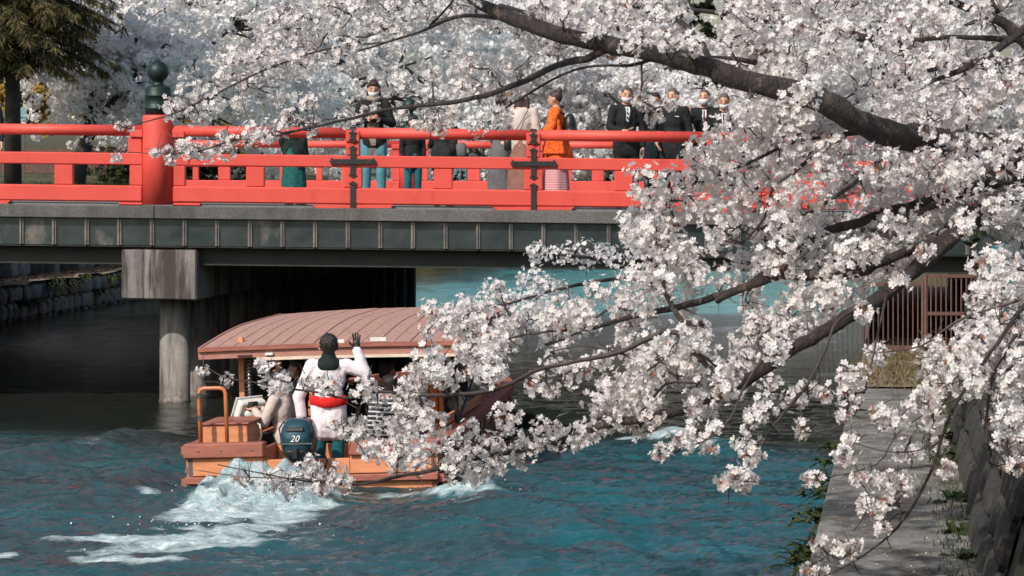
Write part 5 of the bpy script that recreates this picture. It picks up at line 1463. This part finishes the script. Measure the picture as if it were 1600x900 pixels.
# 4 puffer
person(onbridge(692, 36.2), 1.33, math.pi*.9, 'child in charcoal quilted jacket with a grey bag, right of the masked boy', top='puffer', bottom='navy', mask='mask', coat=.74, slim=1.15, lean=.1, arms=[None, ((-.3+.55, -.1, 1.15), (.33, -.25, 1.1))],
       extra=lambda root, k, U, Hd, da, gp, up: MB().box(U(-.36, .05, 1.0), (.09*k, .06*k, .13*k), Euler((0, .1, 0))).build('bag', M['grey_cloth'], root, bevel=.03, smooth=True))
# 5 teal top grey skirt
person(onbridge(783, 36), 1.56, math.pi*.7, 'person in teal top and long grey skirt beside the woman with long brown hair', top='teal', bottom='grey_cloth', skirt=.9, coat=.95, hair='tied', slim=1.0, arms=[((-.3, -.05, 1.2), (-.2, -.25, 1.35)), None], hands=('relax', 'relax'))
# 6 long hair, cream
def ex(root, k, U, Hd, da, gp, up):
    mb = MB(); mb.tube([U(-.12, .13, 1.42), U(0, .16, 1.2), U(.16, .1, 1.0)], .006*k, 5); mb.build('bag_strap', M['black'], root)
    MB().box(U(.2, .06, .93), (.05*k, .09*k, .1*k), Euler((0, 0, .3))).build('shoulder_bag', M['black'], root, bevel=.02, smooth=True)
person(onbridge(816, 35.5), 1.6, math.pi*.92, 'woman with long brown hair in cream knit and wide brown pink trousers, back turned', top='cream_knit', bottom='brown_trouser', hair='long', hairc='hair_brown', skirt=.9, coat=.86, slim=1.0, extra=ex, arms=[None, ((.27, .0, 1.15), (.2, -.15, 1.3))])
# 7 kimono
def ex(root, k, U, Hd, da, gp, up):
    mb = MB()
    mb.ell(U(0, .2, 1.2), (.13*k, .095*k, .18*k)); mb.ell(U(0, .21, 1.1), (.14*k, .11*k, .12*k)); 
    o = remesh(mb, 'backpack', .014, None, smooth_it=3); o.parent = root; o.data.materials.append(M['black'])
    for s in (-1, 1): MB().tube([U(s*.09, .12, 1.36), U(s*.11, .02, 1.46), U(s*.12, -.1, 1.36), U(s*.13, -.11, 1.2), U(s*.14, .05, 1.06)], .011*k, 6).build('backpack_strap', M['black'], root)
    MB().tube([U(0, .14, 1.38), U(0, .17, 1.45), U(0, .2, 1.38)], .008*k, 6).build('backpack_loop', M['black'], root)
    # hanging kimono sleeves and overskirt
    mb = MB()
    for s in (-1, 1):
        a = U(s*.22, .0, 1.2)
        mb.hexa([a+Vector(q)*k for q in ((-.03, -.16, -.42), (.03, -.16, -.42), (.03, .16, -.42), (-.03, .16, -.42), (-.02, -.06, .1), (.02, -.06, .1), (.02, .07, .1), (-.02, .07, .1))])
    o = mb.build('kimono_sleeve', M['kimono'], root, bevel=.02)
    mb = MB().tube([U(-.02, .02, .62), U(0, .02, .8), U(0, .0, 1.0)], [.235*k, .22*k, .17*k], 20)
    mb.build('kimono_wrap', M['kimono'], root, smooth=True)
person(onbridge(869, 35.7), 1.60, -math.pi*.5-.15, 'woman in orange patterned kimono with black backpack, hair pinned up, facing left', top='kimono', bottom='zigzag', hair='bun', hairc='hair_brown', mask=None, skirt=.88, coat=.7, extra=ex, sleeve=1.6,
       arms=[((-.26, -.05, 1.15), (-.15, -.25, 1.05)), ((.26, -.05, 1.15), (.15, -.25, 1.05))])
# 8 bald man with phone
def ex(root, k, U, Hd, da, gp, up):
    phone(root, U(-.02, -.37, 1.07), Euler((1.2, 0, .4)))
person(onbridge(979, 35.5), 1.66, .08, 'man with shaved head in black suit and striped tie holding a phone', top='suit', bottom='suit', hair='shaved', collar='tie', coat=.8, wide=1.08,
       arms=[((-.24, -.03, 1.14), (-.09, -.27, 1.08)), ((.23, .02, 1.12), (.22, -.05, .86))], hands=(((.6, -.6, .1), (0, .2, -1), .4), 'relax'), head_tilt=.2, extra=ex)
# 9a person raising a phone
person(onbridge(1024, 36.3), 1.6, -.1, 'person in navy coat raising a dark gloved hand, behind the man with the chest tag', top='navy', bottom='suit', glove='teal', wide=1.05,
       arms=[((-.3, -.1, 1.35), (-.13, -.2, 1.58)), None], hands=(((0, -.1, 1), (0, .5, 0), .4), 'relax'), extra=lambda root, k, U, Hd, da, gp, up: phone(root, U(-.1, -.25, 1.66), Euler((0, 1.57, 0))))
# 9b jacket man
person(onbridge(1052, 35.5), 1.64, -.25, 'man in black zipped jacket with a white chest tag and white mask', top='suit', bottom='navy', hair='shaved', coat=.74, wide=1.02, head_turn=-.3, head_tilt=.1,
       arms=[((-.29, -.02, 1.12), (-.2, -.2, .95)), None], extra=lambda root, k, U, Hd, da, gp, up: gp([(.06, -.2, 1.335), (.13, -.2, 1.325), (.13, -.2, 1.312), (.06, -.2, 1.322)], 'chest_tag', 'mask', off=.006))
# 10 waving man
person(onbridge(1101, 36), 1.64, -.15, 'man in black suit and dark red tie waving with his open right hand', top='suit', bottom='suit', hair='shaved', collar='redtie', wide=1.05, head_turn=-.2,
       arms=[((-.27, -.1, 1.14), (-.2, -.26, 1.3)), None], hands=(((-.15, -.05, 1), (0, 1, 0), .12), 'relax'))
# 11
person(onbridge(1132, 35.6), 1.58, -.2, 'man with dark cropped hair and white mask right of the waving man', top='suit', bottom='suit', hair='shaved', hairc='hair', collar='redtie', wide=1.05, head_tilt=.3)
# 12
person(onbridge(1170, 36.1), 1.6, -.7, 'man in dark suit with white collar mostly hidden by blossom, rightmost on the bridge', top='navy', bottom='suit', hair='short', collar='tie', wide=1.08)
person(onbridge(-19, 45), 1.78, .3, 'person in dark navy clothes cut by the left picture edge on the bridge', top='navy', bottom='navy', hair='short', wide=1.0)
# seated on the wall at the right edge
person(Vector(((1650-800)*17.6/F, 17.6, 2.42)), 1.62, -1.2, 'person in pink top and teal trousers sitting at the right picture edge above the wall', top='pink', bottom='teal', legs='dangle', hair='tied', coat=.93)

# ================================================================== BOAT
bt = empty('tour_boat', ((488-800)*25/F, 25, 0)); tag(bt, 'orange wooden tour boat with a brown shingled roof heading under the bridge', 'boat')
bt.rotation_euler = (0, -.035, -.13)
BM = Euler(bt.rotation_euler).to_matrix()
def B(x, y, z): return Vector(bt.location)+BM@Vector((x, y, z))
HB = 1.2
def hw(y):
    if y < 4.4: return HB
    t = min(1, (y-4.4)/3.0)
    return HB*max(0, 1-t**2.6)**(1/2.2)
def outline(off=0, y0=0, y1=7.4, n=44):
    """starboard side points from stern to bow tip"""
    pts = []
    for i in range(n+1):
        t = i/n; y = y0+(y1-y0)*(1-(1-t)**1.6) if y1 > 7 else y0+(y1-y0)*t
        pts.append((hw(y)+off, y))
    if y1 > 7: pts[-1] = (0, 7.4+off)
    return pts
def ztop(y): return .45+.13*(y/7.4)**1.6
def band(name, m, off0, off1, zlo, zhi, n=44, follow=True, sides=(-1, 1)):
    """closed band of the hull between two offsets and two heights, one mesh each side"""
    for s in sides:
        v = []; f = []
        p0, p1 = outline(off0), outline(off1)
        for (xa, ya), (xb, yb) in zip(p0, p1):
            za = (ztop(ya)-.45) if follow else 0
            v += [(s*xa, ya, zlo+za), (s*xb, yb, zlo+za), (s*xb, yb, zhi+za), (s*xa, ya, zhi+za)]
        for i in range(len(p0)-1):
            a = i*4
            for q in range(4): f.append((a+q, a+(q+1) % 4, a+4+(q+1) % 4, a+4+q))
        f.append((0, 1, 2, 3)); f.append(tuple(len(v)-4+q for q in (3, 2, 1, 0)))
        MB().add(v, f).build(name, m, bt)
band('hull_side', M['wood_grey'], -.05, 0, -.3, .38)
band('strake', M['wood_trim'], .0, .028, .21, .25, follow=True)
band('strake', M['wood_orange'], .0, .012, .26, .37)
band('strake', M['wood_orange'], .0, .010, .07, .2)
band('gunwale', M['wood_trim'], -.09, .06, .38, .46)
band('rub_rail', M['wood_trim'], 0, .07, .08, .15, follow=False)
for s in (-1, 1):
    pts = outline(.0)
    for y in [.35+.55*i for i in range(13)]:
        x = hw(y); dx = (hw(y+.05)-hw(y-.05))/.1 if y < 7.3 else -3
        a = math.atan2(-dx, 1)
        MB().box((s*(x+.018), y, .24+ztop(y)-.45), (.022, .035, .14), Euler((0, 0, s*a))).build('hull_frame', M['wood_trim'], bt, bevel=.005)
# floor
MB().box((0, 2.6, -.03), (1.14, 2.55, .03)).build('floor_board', M['wood_grey'], bt)
# bow deck planks
for i in range(15):
    xa = -1.1+i*.149; xb = xa+.14; xm = max(abs(xa), abs(xb))
    yb = 4.9
    ye = yb
    while ye < 7.3 and hw(ye)-.07 > xm: ye += .03
    if ye > yb+.15:
        MB().hexa([(xa, yb, .36), (xb, yb, .36), (xb, ye, .41), (xa, ye, .41), (xa, yb, .39), (xb, yb, .39), (xb, ye, .46), (xa, ye, .46)]).build('deck_plank', M['wood_grey'], bt, bevel=.004)
MB().box((0, 4.88, .18), (1.13, .02, .2)).build('bulkhead', M['wood_orange'], bt)
# side benches and rails
for s in (-1, 1):
    MB().box((s*.98, 2.9, .36), (.16, 1.9, .02)).build('bench', M['wood_orange'], bt, bevel=.006)
    MB().box((s*.84, 2.9, .17), (.012, 1.9, .17)).build('bench_front', M['wood_trim'], bt)
    MB().box((s*1.12, 2.2, .55), (.02, 1.3, .045)).build('bench_back', M['wood_orange'], bt, bevel=.006)
    MB().box((s*.62, 1.4, .34), (.03, .7, .03), Euler((0, 0, s*-.06))).build('side_rail', M['wood_orange'], bt, bevel=.006)
MB().tube([(-1.0, .9, .5), (-.98, 2.6, .52)], .035, 10).build('pole', M['steel'], bt, smooth=True)
# stern
def bbox(n, x0, x1, y0, y1, z0, z1, m, bev=.008): return MB().box(((x0+x1)/2, (y0+y1)/2, (z0+z1)/2), ((x1-x0)/2, (y1-y0)/2, (z1-z0)/2)).build(n, M[m], bt, bevel=bev)
bbox('transom', -1.19, -.462, -.0, .07, .17, .345, 'wood_orange')
bbox('transom', .372, 1.19, -.0, .07, .17, .345, 'wood_orange')
bbox('transom', -.46, .37, .012, .07, .105, .315, 'wood_orange')
bbox('transom_cap', -1.23, -.45, -.05, .12, .346, .485, 'wood_trim', .012)
bbox('transom_cap', .37, 1.23, -.05, .12, .346, .485, 'wood_trim', .012)
bbox('transom', -1.19, 1.19, .0, .07, -.35, .098, 'wood_orange')
bbox('rub_rail', -1.22, -.462, -.06, .0, .1, .168, 'wood_trim', .01)
bbox('rub_rail', .372, 1.22, -.06, .0, .1, .168, 'wood_trim', .01)
bbox('stern_well', -.46, .37, .6, .64, -.1, .40, 'wood_orange')
bbox('stern_well', -.5, -.462, .07, .62, -.1, .42, 'wood_trim')
bbox('stern_well', .372, .41, .07, .62, -.1, .42, 'wood_orange')
bbox('stern_deck', -1.13, -.5, .12, .7, .34, .37, 'wood_grey')
bbox('stern_deck', .41, 1.13, .12, 1.0, .34, .37, 'wood_grey')
for x in (-1.08, -.86, -.56, .6, .95): MB().ell((x, -.052, .42), (.012, .004, .012), nu=8, nv=5).build('cap_nail', M['steel'], bt)
# corner fender below right
MB().tube([(1.24, .25, -.05), (1.24, .25, .12)], .07, 6).build('corner_fender', M['wood_orange'], bt)
# painted letters on the transom
def text_obj(s, size, m, loc, rot, parent, name='lettering', ext=.002, shear=0):
    cu = bpy.data.curves.new('t', 'FONT'); cu.body = s; cu.size = size; cu.extrude = ext; cu.shear = shear; cu.align_x = 'CENTER'; cu.align_y = 'CENTER'
    cu.resolution_u = 3
    t = bpy.data.objects.new('t', cu); COL.objects.link(t)
    dg = bpy.context.evaluated_depsgraph_get(); me = bpy.data.meshes.new_from_object(t.evaluated_get(dg))
    bpy.data.objects.remove(t)
    me.materials.clear(); me.materials.append(m)
    o = bpy.data.objects.new(name, me); COL.objects.link(o); o.parent = parent; o.location = loc; o.rotation_euler = rot
    return o
text_obj('IAN  I', .085, M['wood_trim'], (.82, -.004, .265), (math.pi/2, 0, 0), bt)
# locker box
bbox('locker', -1.12, -.68, .3, .95, .37, .63, 'wood_orange')
bbox('locker_lid', -1.14, -.66, .28, .97, .632, .65, 'wood_trim', .005)
# pipe hoop
MB().tube([(-1.1, .13, .44), (-1.1, .13, .95), (-1.085, .13, .985), (-1.05, .13, 1.0), (-.89, .13, 1.0), (-.855, .13, .985), (-.84, .13, .95), (-.84, .13, .44)], .02, 10).build('pipe_hoop', M['orange_pipe'], bt, smooth=True)
for z in (.93, .72): MB().tube([(-1.1, .13, z-.025), (-1.1, .13, z+.025)], .023, 10).build('pipe_clamp', M['steel'], bt)
# roof
RY0, RY1, RW_ = 1.15, 4.95, 1.30
def roofz(u, v):      # u along 0..1, v across -1..1
    su = math.sin(min(1, u/.62)*math.pi/2)
    return 1.315+.13*su+.04*(1-abs(v)**1.7)*(.35+.65*su)
def roof_sheet(dz, v0=-1, v1=1, u0=0, u1=1, nu=24, nv=20):
    v = []; f = []
    for i in range(nu+1):
        for j in range(nv+1):
            u = u0+(u1-u0)*i/nu; w = v0+(v1-v0)*j/nv
            v.append((w*RW_-.03, RY0+(RY1-RY0)*u, roofz(u, w)+dz))
    for i in range(nu):
        for j in range(nv): f.append((i*(nv+1)+j, i*(nv+1)+j+1, (i+1)*(nv+1)+j+1, (i+1)*(nv+1)+j))
    return v, f
v, f = roof_sheet(-.03); o = MB().add(v, f).build('roof_lining', M['fascia'], bt, smooth=True)
# shingle boards: strips running up the slope, each its own piece with its edges
nb = 16
for j in range(nb):
    v0, v1 = -1+2*j/nb+.004, -1+2*(j+1)/nb-.004
    dz = R.uniform(0, .005)
    a, fa = roof_sheet(dz, v0, v1, nu=26, nv=2); b, fb = roof_sheet(dz-.022, v0, v1, nu=26, nv=2)
    n = len(a); nv = 3
    mb = MB(); mb.add(a+b, fa+[tuple(reversed([q+n for q in x])) for x in fb]+
        [(i*nv, (i+1)*nv, (i+1)*nv+n, i*nv+n) for i in range(26)]+[(i*nv+2, i*nv+2+n, (i+1)*nv+2+n, (i+1)*nv+2) for i in range(26)]+
        [(0, n, n+1, 1), (1, n+1, n+2, 2), (26*nv, 26*nv+1, 26*nv+1+n, 26*nv+n), (26*nv+1, 26*nv+2, 26*nv+2+n, 26*nv+1+n)])
    mb.build('roof_board', M['shingle'], bt)
# rear fascia following the arch, trim and side fascias
def fascia(name, m, y, th, zt, zb, v0=-1, v1=1, n=24):
    v = []; f = []
    for j in range(n+1):
        w = v0+(v1-v0)*j/n; z = roofz(0, w)
        x = w*(RW_+.012)-.03
        v += [(x, y-th, z+zb), (x, y+th, z+zb), (x, y+th, z+zt), (x, y-th, z+zt)]
    for j in range(n):
        a = j*4
        for q in range(4): f.append((a+q, a+4+q, a+4+(q+1) % 4, a+(q+1) % 4))
    f.append((3, 2, 1, 0)); f.append(tuple(len(v)-4+q for q in range(4)))
    return MB().add(v, f).build(name, m, bt)
fascia('roof_edge', M['wood_trim'], RY0-.03, .035, .012, -.028)
fascia('rear_fascia', M['fascia'], RY0-.015, .018, -.030, -.105)
fascia('rear_trim', M['cream'], RY0-.03, .02, -.107, -.137, -.55, .97)
for s in (-1, 1):
    v = []; f = []
    for i in range(25):
        u = i/24; z = roofz(u, 1)
        y = RY0+(RY1-RY0)*u; x = s*(RW_+.0)-.03
        v += [(x, y, z-.1), (x+s*.025, y, z-.1), (x+s*.025, y, z+.012), (x, y, z+.012)]
    for i in range(24):
        for q in range(4): f.append((i*4+q, i*4+(q+1) % 4, i*4+4+(q+1) % 4, i*4+4+q))
    f += [(3, 2, 1, 0), (96, 97, 98, 99)]
    MB().add(v, f).build('side_fascia', M['fascia'], bt)
bbox('name_plate', .02, .14, RY0-.05, RY0-.035, 1.335, 1.375, 'white_metal', .003)
bbox('name_plate', .40, .56, RY0-.05, RY0-.035, 1.345, 1.385, 'white_metal', .003)
bbox('small_lamp', -.66, -.58, RY0-.07, RY0-.035, 1.235, 1.262, 'white_metal', .006)
bbox('roof_bracket', -.95, -.8, RY0-.055, RY0-.035, 1.235, 1.25, 'rust', .003)
# roof posts
for x, y, m in ((-1.0, 1.5, 'wood_orange'), (-1.0, 3.2, 'wood_orange'), (-1.0, 4.8, 'wood_orange'), (1.0, 2.6, 'wood_orange'), (1.0, 4.8, 'wood_orange')):
    MB().box((x, y, .9), (.028, .028, .5)).build('roof_post', M[m], bt, bevel=.006)
MB().tube([(-.88, 1.3, .37), (-.88, 1.3, 1.27)], .018, 10).build('pole', M['steel'], bt, smooth=True)
MB().tube([(-.88, 1.3, .37), (-.88, 1.3, .8)], .032, 12).build('pole_sleeve', M['steel'], bt, smooth=True)
mb = MB(); pts = [(-.88+.03*math.cos(a*.9), 1.3+.03*math.sin(a*.9), .82+a*.0052) for a in range(0, 82)]
mb.tube(pts, .006, 5).build('spring', M['steel'], bt)
MB().tube([(1.16, 1.6, .46), (1.16, 1.6, 1.28)], .02, 8).build('roof_strut', M['black'], bt)
MB().tube([(1.16, 1.65, .46), (1.14, 4.9, 1.45)], .014, 8).build('roof_strut', M['black'], bt)
# orange bitts and rail posts to starboard and on the bow
for x, y, h in ((.86, 2.0, .8), (.93, 2.05, .85), (.80, 3.9, .42), (.72, 5.5, .36), (-.6, 5.7, .36)):
    MB().tube([(x, y, .36 if y < 4.9 else .42), (x, y, .40+h)], .045 if h < .84 else .03, 12).build('bitt', M['orange_pipe'], bt)
def floodlight(x, y, z, a):
    r = Euler((-.5, 0, a))
    MB().box((x, y, z+.14), (.15, .045, .10), r).build('floodlight', M['white_metal'], bt, bevel=.012)
    Rm = r.to_matrix()
    MB().box(Vector((x, y, z+.14))+Rm@Vector((0, -.06, 0)), (.16, .008, .11), r).build('floodlight_rim', M['white_metal'], bt, bevel=.004)
    MB().ell(Vector((x, y, z+.14))+Rm@Vector((0, .06, -.01)), (.1, .07, .07), r, 12, 8).build('floodlight_back', M['white_metal'], bt, smooth=True)
    MB().box((x, y+.02, z+.05), (.012, .03, .06)).build('floodlight_stand', M['white_metal'], bt)
floodlight(.98, 2.75, .46, 2.0); floodlight(.85, 5.2, .44, 2.1); floodlight(-.86, 1.2, .56, -2.3)
MB().tube([(.5, 4.6, .5), (.75, 5.2, .56), (.8, 5.9, .5)], .015, 6).build('mooring_pole', M['wood_orange'], bt)
MB().tube([(.95, 4.2, .46), (1.02, 4.25, .6), (1.1, 4.35, .62), (1.15, 4.45, .55), (1.1, 4.6, .48)], .012, 6).build('rope', M['white_metal'], bt, smooth=True)
MB().tube([(-.68, .62, .62), (-.62, .58, .6), (-.6, .55, .5), (-.63, .52, .42)], .009, 6).build('rope', M['white_metal'], bt, smooth=True)
# outboard motor: a thing that hangs on the transom
mo = empty('outboard_motor', B(-.075, -.16, .0)); mo.rotation_euler = bt.rotation_euler
tag(mo, 'blue grey outboard motor marked 20 on the stern of the tour boat', 'outboard motor')
def superloft(name, secs, m, p=3.2, n=28):
    v = []; f = []
    for z, a, b, yo in secs:
        for q in range(n):
            t = 2*math.pi*q/n; c, s = math.cos(t), math.sin(t)
            v.append((a*math.copysign(abs(c)**(2/p), c), yo+b*math.copysign(abs(s)**(2/p), s), z))
    for j in range(len(secs)-1):
        for q in range(n): f.append((j*n+q, j*n+(q+1) % n, (j+1)*n+(q+1) % n, (j+1)*n+q))
    f.append(tuple(range(n-1, -1, -1))); f.append(tuple((len(secs)-1)*n+q for q in range(n)))
    return MB().add(v, f).build(name, m, mo, smooth=True)
superloft('cowl', [(.40, .12, .14, 0), (.43, .152, .18, 0), (.50, .166, .2, .0), (.58, .163, .2, .01), (.64, .15, .19, .02), (.69, .125, .165, .03), (.715, .095, .13, .035), (.725, .05, .08, .04)], M['cowl'])
superloft('cowl_base', [(.30, .07, .09, .02), (.34, .11, .13, 0), (.385, .145, .165, 0), (.425, .158, .187, 0), (.435, .15, .18, 0)], M['black'])
superloft('driveshaft', [(-.45, .03, .07, .02), (-.1, .035, .07, .02), (.2, .05, .08, .02), (.33, .07, .09, .02)], M['black'])
MB().box((0, -.172, .63), (.085, .02, .022), Euler((-.2, 0, 0))).build('cowl_vent', M['black'], mo, bevel=.008)
MB().box((0, -.195, .405), (.028, .02, .05)).build('cowl_latch', M['black'], mo, bevel=.01)
MB().box((.0, -.199, .50), (.165, .004, .006)).build('cowl_stripe', M['steel'], mo)
text_obj('20', .085, M['white_print'], (0, -.2085, .545), (math.pi/2-.03, 0, 0), mo, 'number_mark', .003, .35)
MB().tube([(.16, .05, .4), (.22, .08, .38), (.24, .1, .3), (.2, .12, .2)], .008, 6).build('cable', M['black'], mo, smooth=True)
MB().tube([(-.17, .0, .5), (-.2, .05, .62), (-.17, .12, .68), (-.14, .2, .6)], .008, 6).build('cable', M['black'], mo, smooth=True)
MB().tube([(-.05, .15, .55), (-.12, .35, .62), (-.16, .5, .68)], .02, 8).build('tiller', M['black'], mo, smooth=True)

# captain
def ex(root, k, U, Hd, da, gp, up):
    mb = MB(); mb.cap(U(0, .02, 1.42), .1*k, U(0, .012, 1.475), .086*k); mb.ell(U(0, .09, 1.39), (.12*k, .055*k, .07*k)); mb.cap(U(-.05, .02, 1.4), .085*k, U(.05, .02, 1.4), .085*k)
    o = remesh(mb, 'hood', .012, None, smooth_it=2); o.parent = root; o.data.materials.append(M['greencoat'])
    mb = MB(); prof = []
    n = 32; v = []; f = []
    for j, (z, g) in enumerate(((1.06, .01), (1.045, .024), (1.0, .03), (.96, .024), (.945, .01))):
        for q in range(n):
            a = 2*math.pi*q/n
            v.append(U(math.cos(a)*(.18+g), math.sin(a)*(.145+g), z+.008*math.sin(3*a)))
    for j in range(4):
        for q in range(n): f.append((j*n+q, j*n+(q+1) % n, (j+1)*n+(q+1) % n, (j+1)*n+q))
    MB().add(v, f).build('sash', M['sash'], root, smooth=True)
    hm = MB()
    for _ in range(240):
        a = R.uniform(0, 6.28); z = R.uniform(-.55, 1); q = math.sqrt(max(0, 1-z*z)); c = Hd(.08*q*math.cos(a), .018+.094*q*math.sin(a), .03+.096*z)
        if (c-Hd(0, 0, 0)).y < -.05: continue
        o_ = (c-Hd(0, .01, .02)).normalized()
        d_ = (o_*.2+Vector((R.gauss(0, .25), R.gauss(0, .2), R.gauss(-.5, .4)))).normalized()*.013
        hm.tube([c-o_*.004, c+d_*.5+o_*.005, c+d_], [.006, .005, .001], 4, False)
    hm.build('hair_tuft', M['hair'], root)
    # pale ring emblem on the back
    v = []; f = []
    for q in range(32):
        a = 2*math.pi*q/32
        for r in (.068, .075, .098, .105): v.append(U(-.03+r*math.cos(a), .25, 1.255+r*math.sin(a)))
    for q in range(32):
        b, c = q*4, ((q+1) % 32)*4
        f.append((b, b+1, c+1, c))
        f.append((b+2, b+3, c+3, c+2))
    o = MB().add(v, f).build('back_emblem', M['print_ring'], root); s = o.modifiers.new('w', 'SHRINKWRAP'); s.target = up; s.wrap_method = 'PROJECT'; s.use_project_y = True; s.use_negative_direction = True; s.use_positive_direction = False; s.offset = .003
    v = []; f = []
    for q in range(16):
        a = 2*math.pi*q/16+.1; b = len(v)
        for da_, r in ((-.06, .08), (.06, .08), (.06, .094), (-.06, .094)): v.append(U(-.03+r*math.cos(a+da_), .25, 1.255+r*math.sin(a+da_)))
        f.append((b, b+1, b+2, b+3))
    for _ in range(7):
        a = R.uniform(0, 6.28); r = R.uniform(0, .045); b = len(v); cx, cz = r*math.cos(a), r*math.sin(a)
        for q, w in ((-.014, -.01), (.012, -.012), (.015, .01), (-.01, .014)): v.append(U(-.03+cx+q, .25, 1.255+cz+w))
        f.append((b, b+1, b+2, b+3))
    o = MB().add(v, f).build('back_emblem', M['print_ring'], root); s = o.modifiers.new('w', 'SHRINKWRAP'); s.target = up; s.wrap_method = 'PROJECT'; s.use_project_y = True; s.use_negative_direction = True; s.use_positive_direction = False; s.offset = .004
    for i in (0, 1):
        e, w = da[i]
        mb = MB(); mb.cap(e.lerp(w, .35), .047*k, w, .038*k)
        o = remesh(mb, 'sleeve', .01, None, smooth_it=1); o.parent = root; o.data.materials.append(M['greencoat'])
    e, w = da[0]
    MB().tube([w+Vector((0, 0, -.005)), w+Vector((0, 0, .012))], .04*k, 12).build('wristband', M['panel_strip'], root)
cp = B(.08, .38, -.05)
person(cp, 1.50, math.pi, 'boatman in white happi coat with red sash seen from behind, waving a black gloved hand', top='happi', bottom='teal', glove='black', mask=None, coat=.68, wide=1.08, slim=1.03, hair='short', extra=ex, voxel=.010, sleeve=1.35, hs=1.2,
       arms=[((-.40, -.02, 1.30), (-.30, -.03, 1.56)), ((.33, -.02, 1.04), (.29, -.02, .78))], hands=(((0, .0, 1), (0, -1, 0), .05), ((0, .1, -1), (.8, -.2, 0), .9)), head_tilt=-.0)
# kneeling passenger with a camera at the port side
def ex(root, k, U, Hd, da, gp, up):
    MB().box(U(0, -.36, 1.35), (.07*k, .035*k, .05*k)).build('camera_body', M['black'], root, bevel=.008)
    MB().tube([U(0, -.38, 1.35), U(0, -.47, 1.35)], .035*k, 14).build('camera_lens', M['black'], root, smooth=True)
person(B(-.48, 1.05, -.02), 1.5, -math.pi*.62, 'passenger in pale jacket and mask leaning out over the port side with a camera', top='cream_knit', bottom='suit', legs='sit', hair='short', coat=.9, lean=.15, extra=ex,
       arms=[((-.26, -.12, 1.15), (-.08, -.3, 1.3)), ((.26, -.12, 1.15), (.08, -.3, 1.3))], hands=('fist', 'fist'))
pg = 'passengers under the roof of the tour boat'
person(B(.52, 1.25, -.1), 1.5, math.pi*.9, 'passenger in black and white striped shirt behind the boatman', top='stripes', bottom='suit', legs='sit', hair='short', coat=.9)
person(B(.35, 2.0, -.05), 1.55, math.pi*.75, 'dark haired passenger in black under the roof right of the boatman', top='suit', bottom='suit', legs='sit', hair='short', coat=.9, wide=1.1)
person(B(.78, 2.7, -.05), 1.55, math.pi*.5, 'passenger raising one bare hand under the boat roof', top='grey_cloth', bottom='suit', legs='sit', hair='long', coat=.9,
       arms=[((-.28, -.1, 1.35), (-.2, -.16, 1.6)), None], hands=(((0, -.1, 1), (0, 1, 0), .15), 'relax'))
person(B(-.2, 2.6, -.05), 1.5, math.pi*1.1, 'passenger in navy seated in the shade near the middle of the boat', top='navy', bottom='suit', legs='sit', hair='short', coat=.9)
person(B(-.78, 3.0, -.05), 1.52, -math.pi*.5, 'passenger in grey seated on the port bench', top='grey_cloth', bottom='suit', legs='sit', hair='short', coat=.9)
person(B(.8, 3.9, -.05), 1.5, math.pi*.5, 'passenger in charcoal jacket at the front starboard end of the bench', top='puffer', bottom='suit', legs='sit', hair='short', coat=.9)
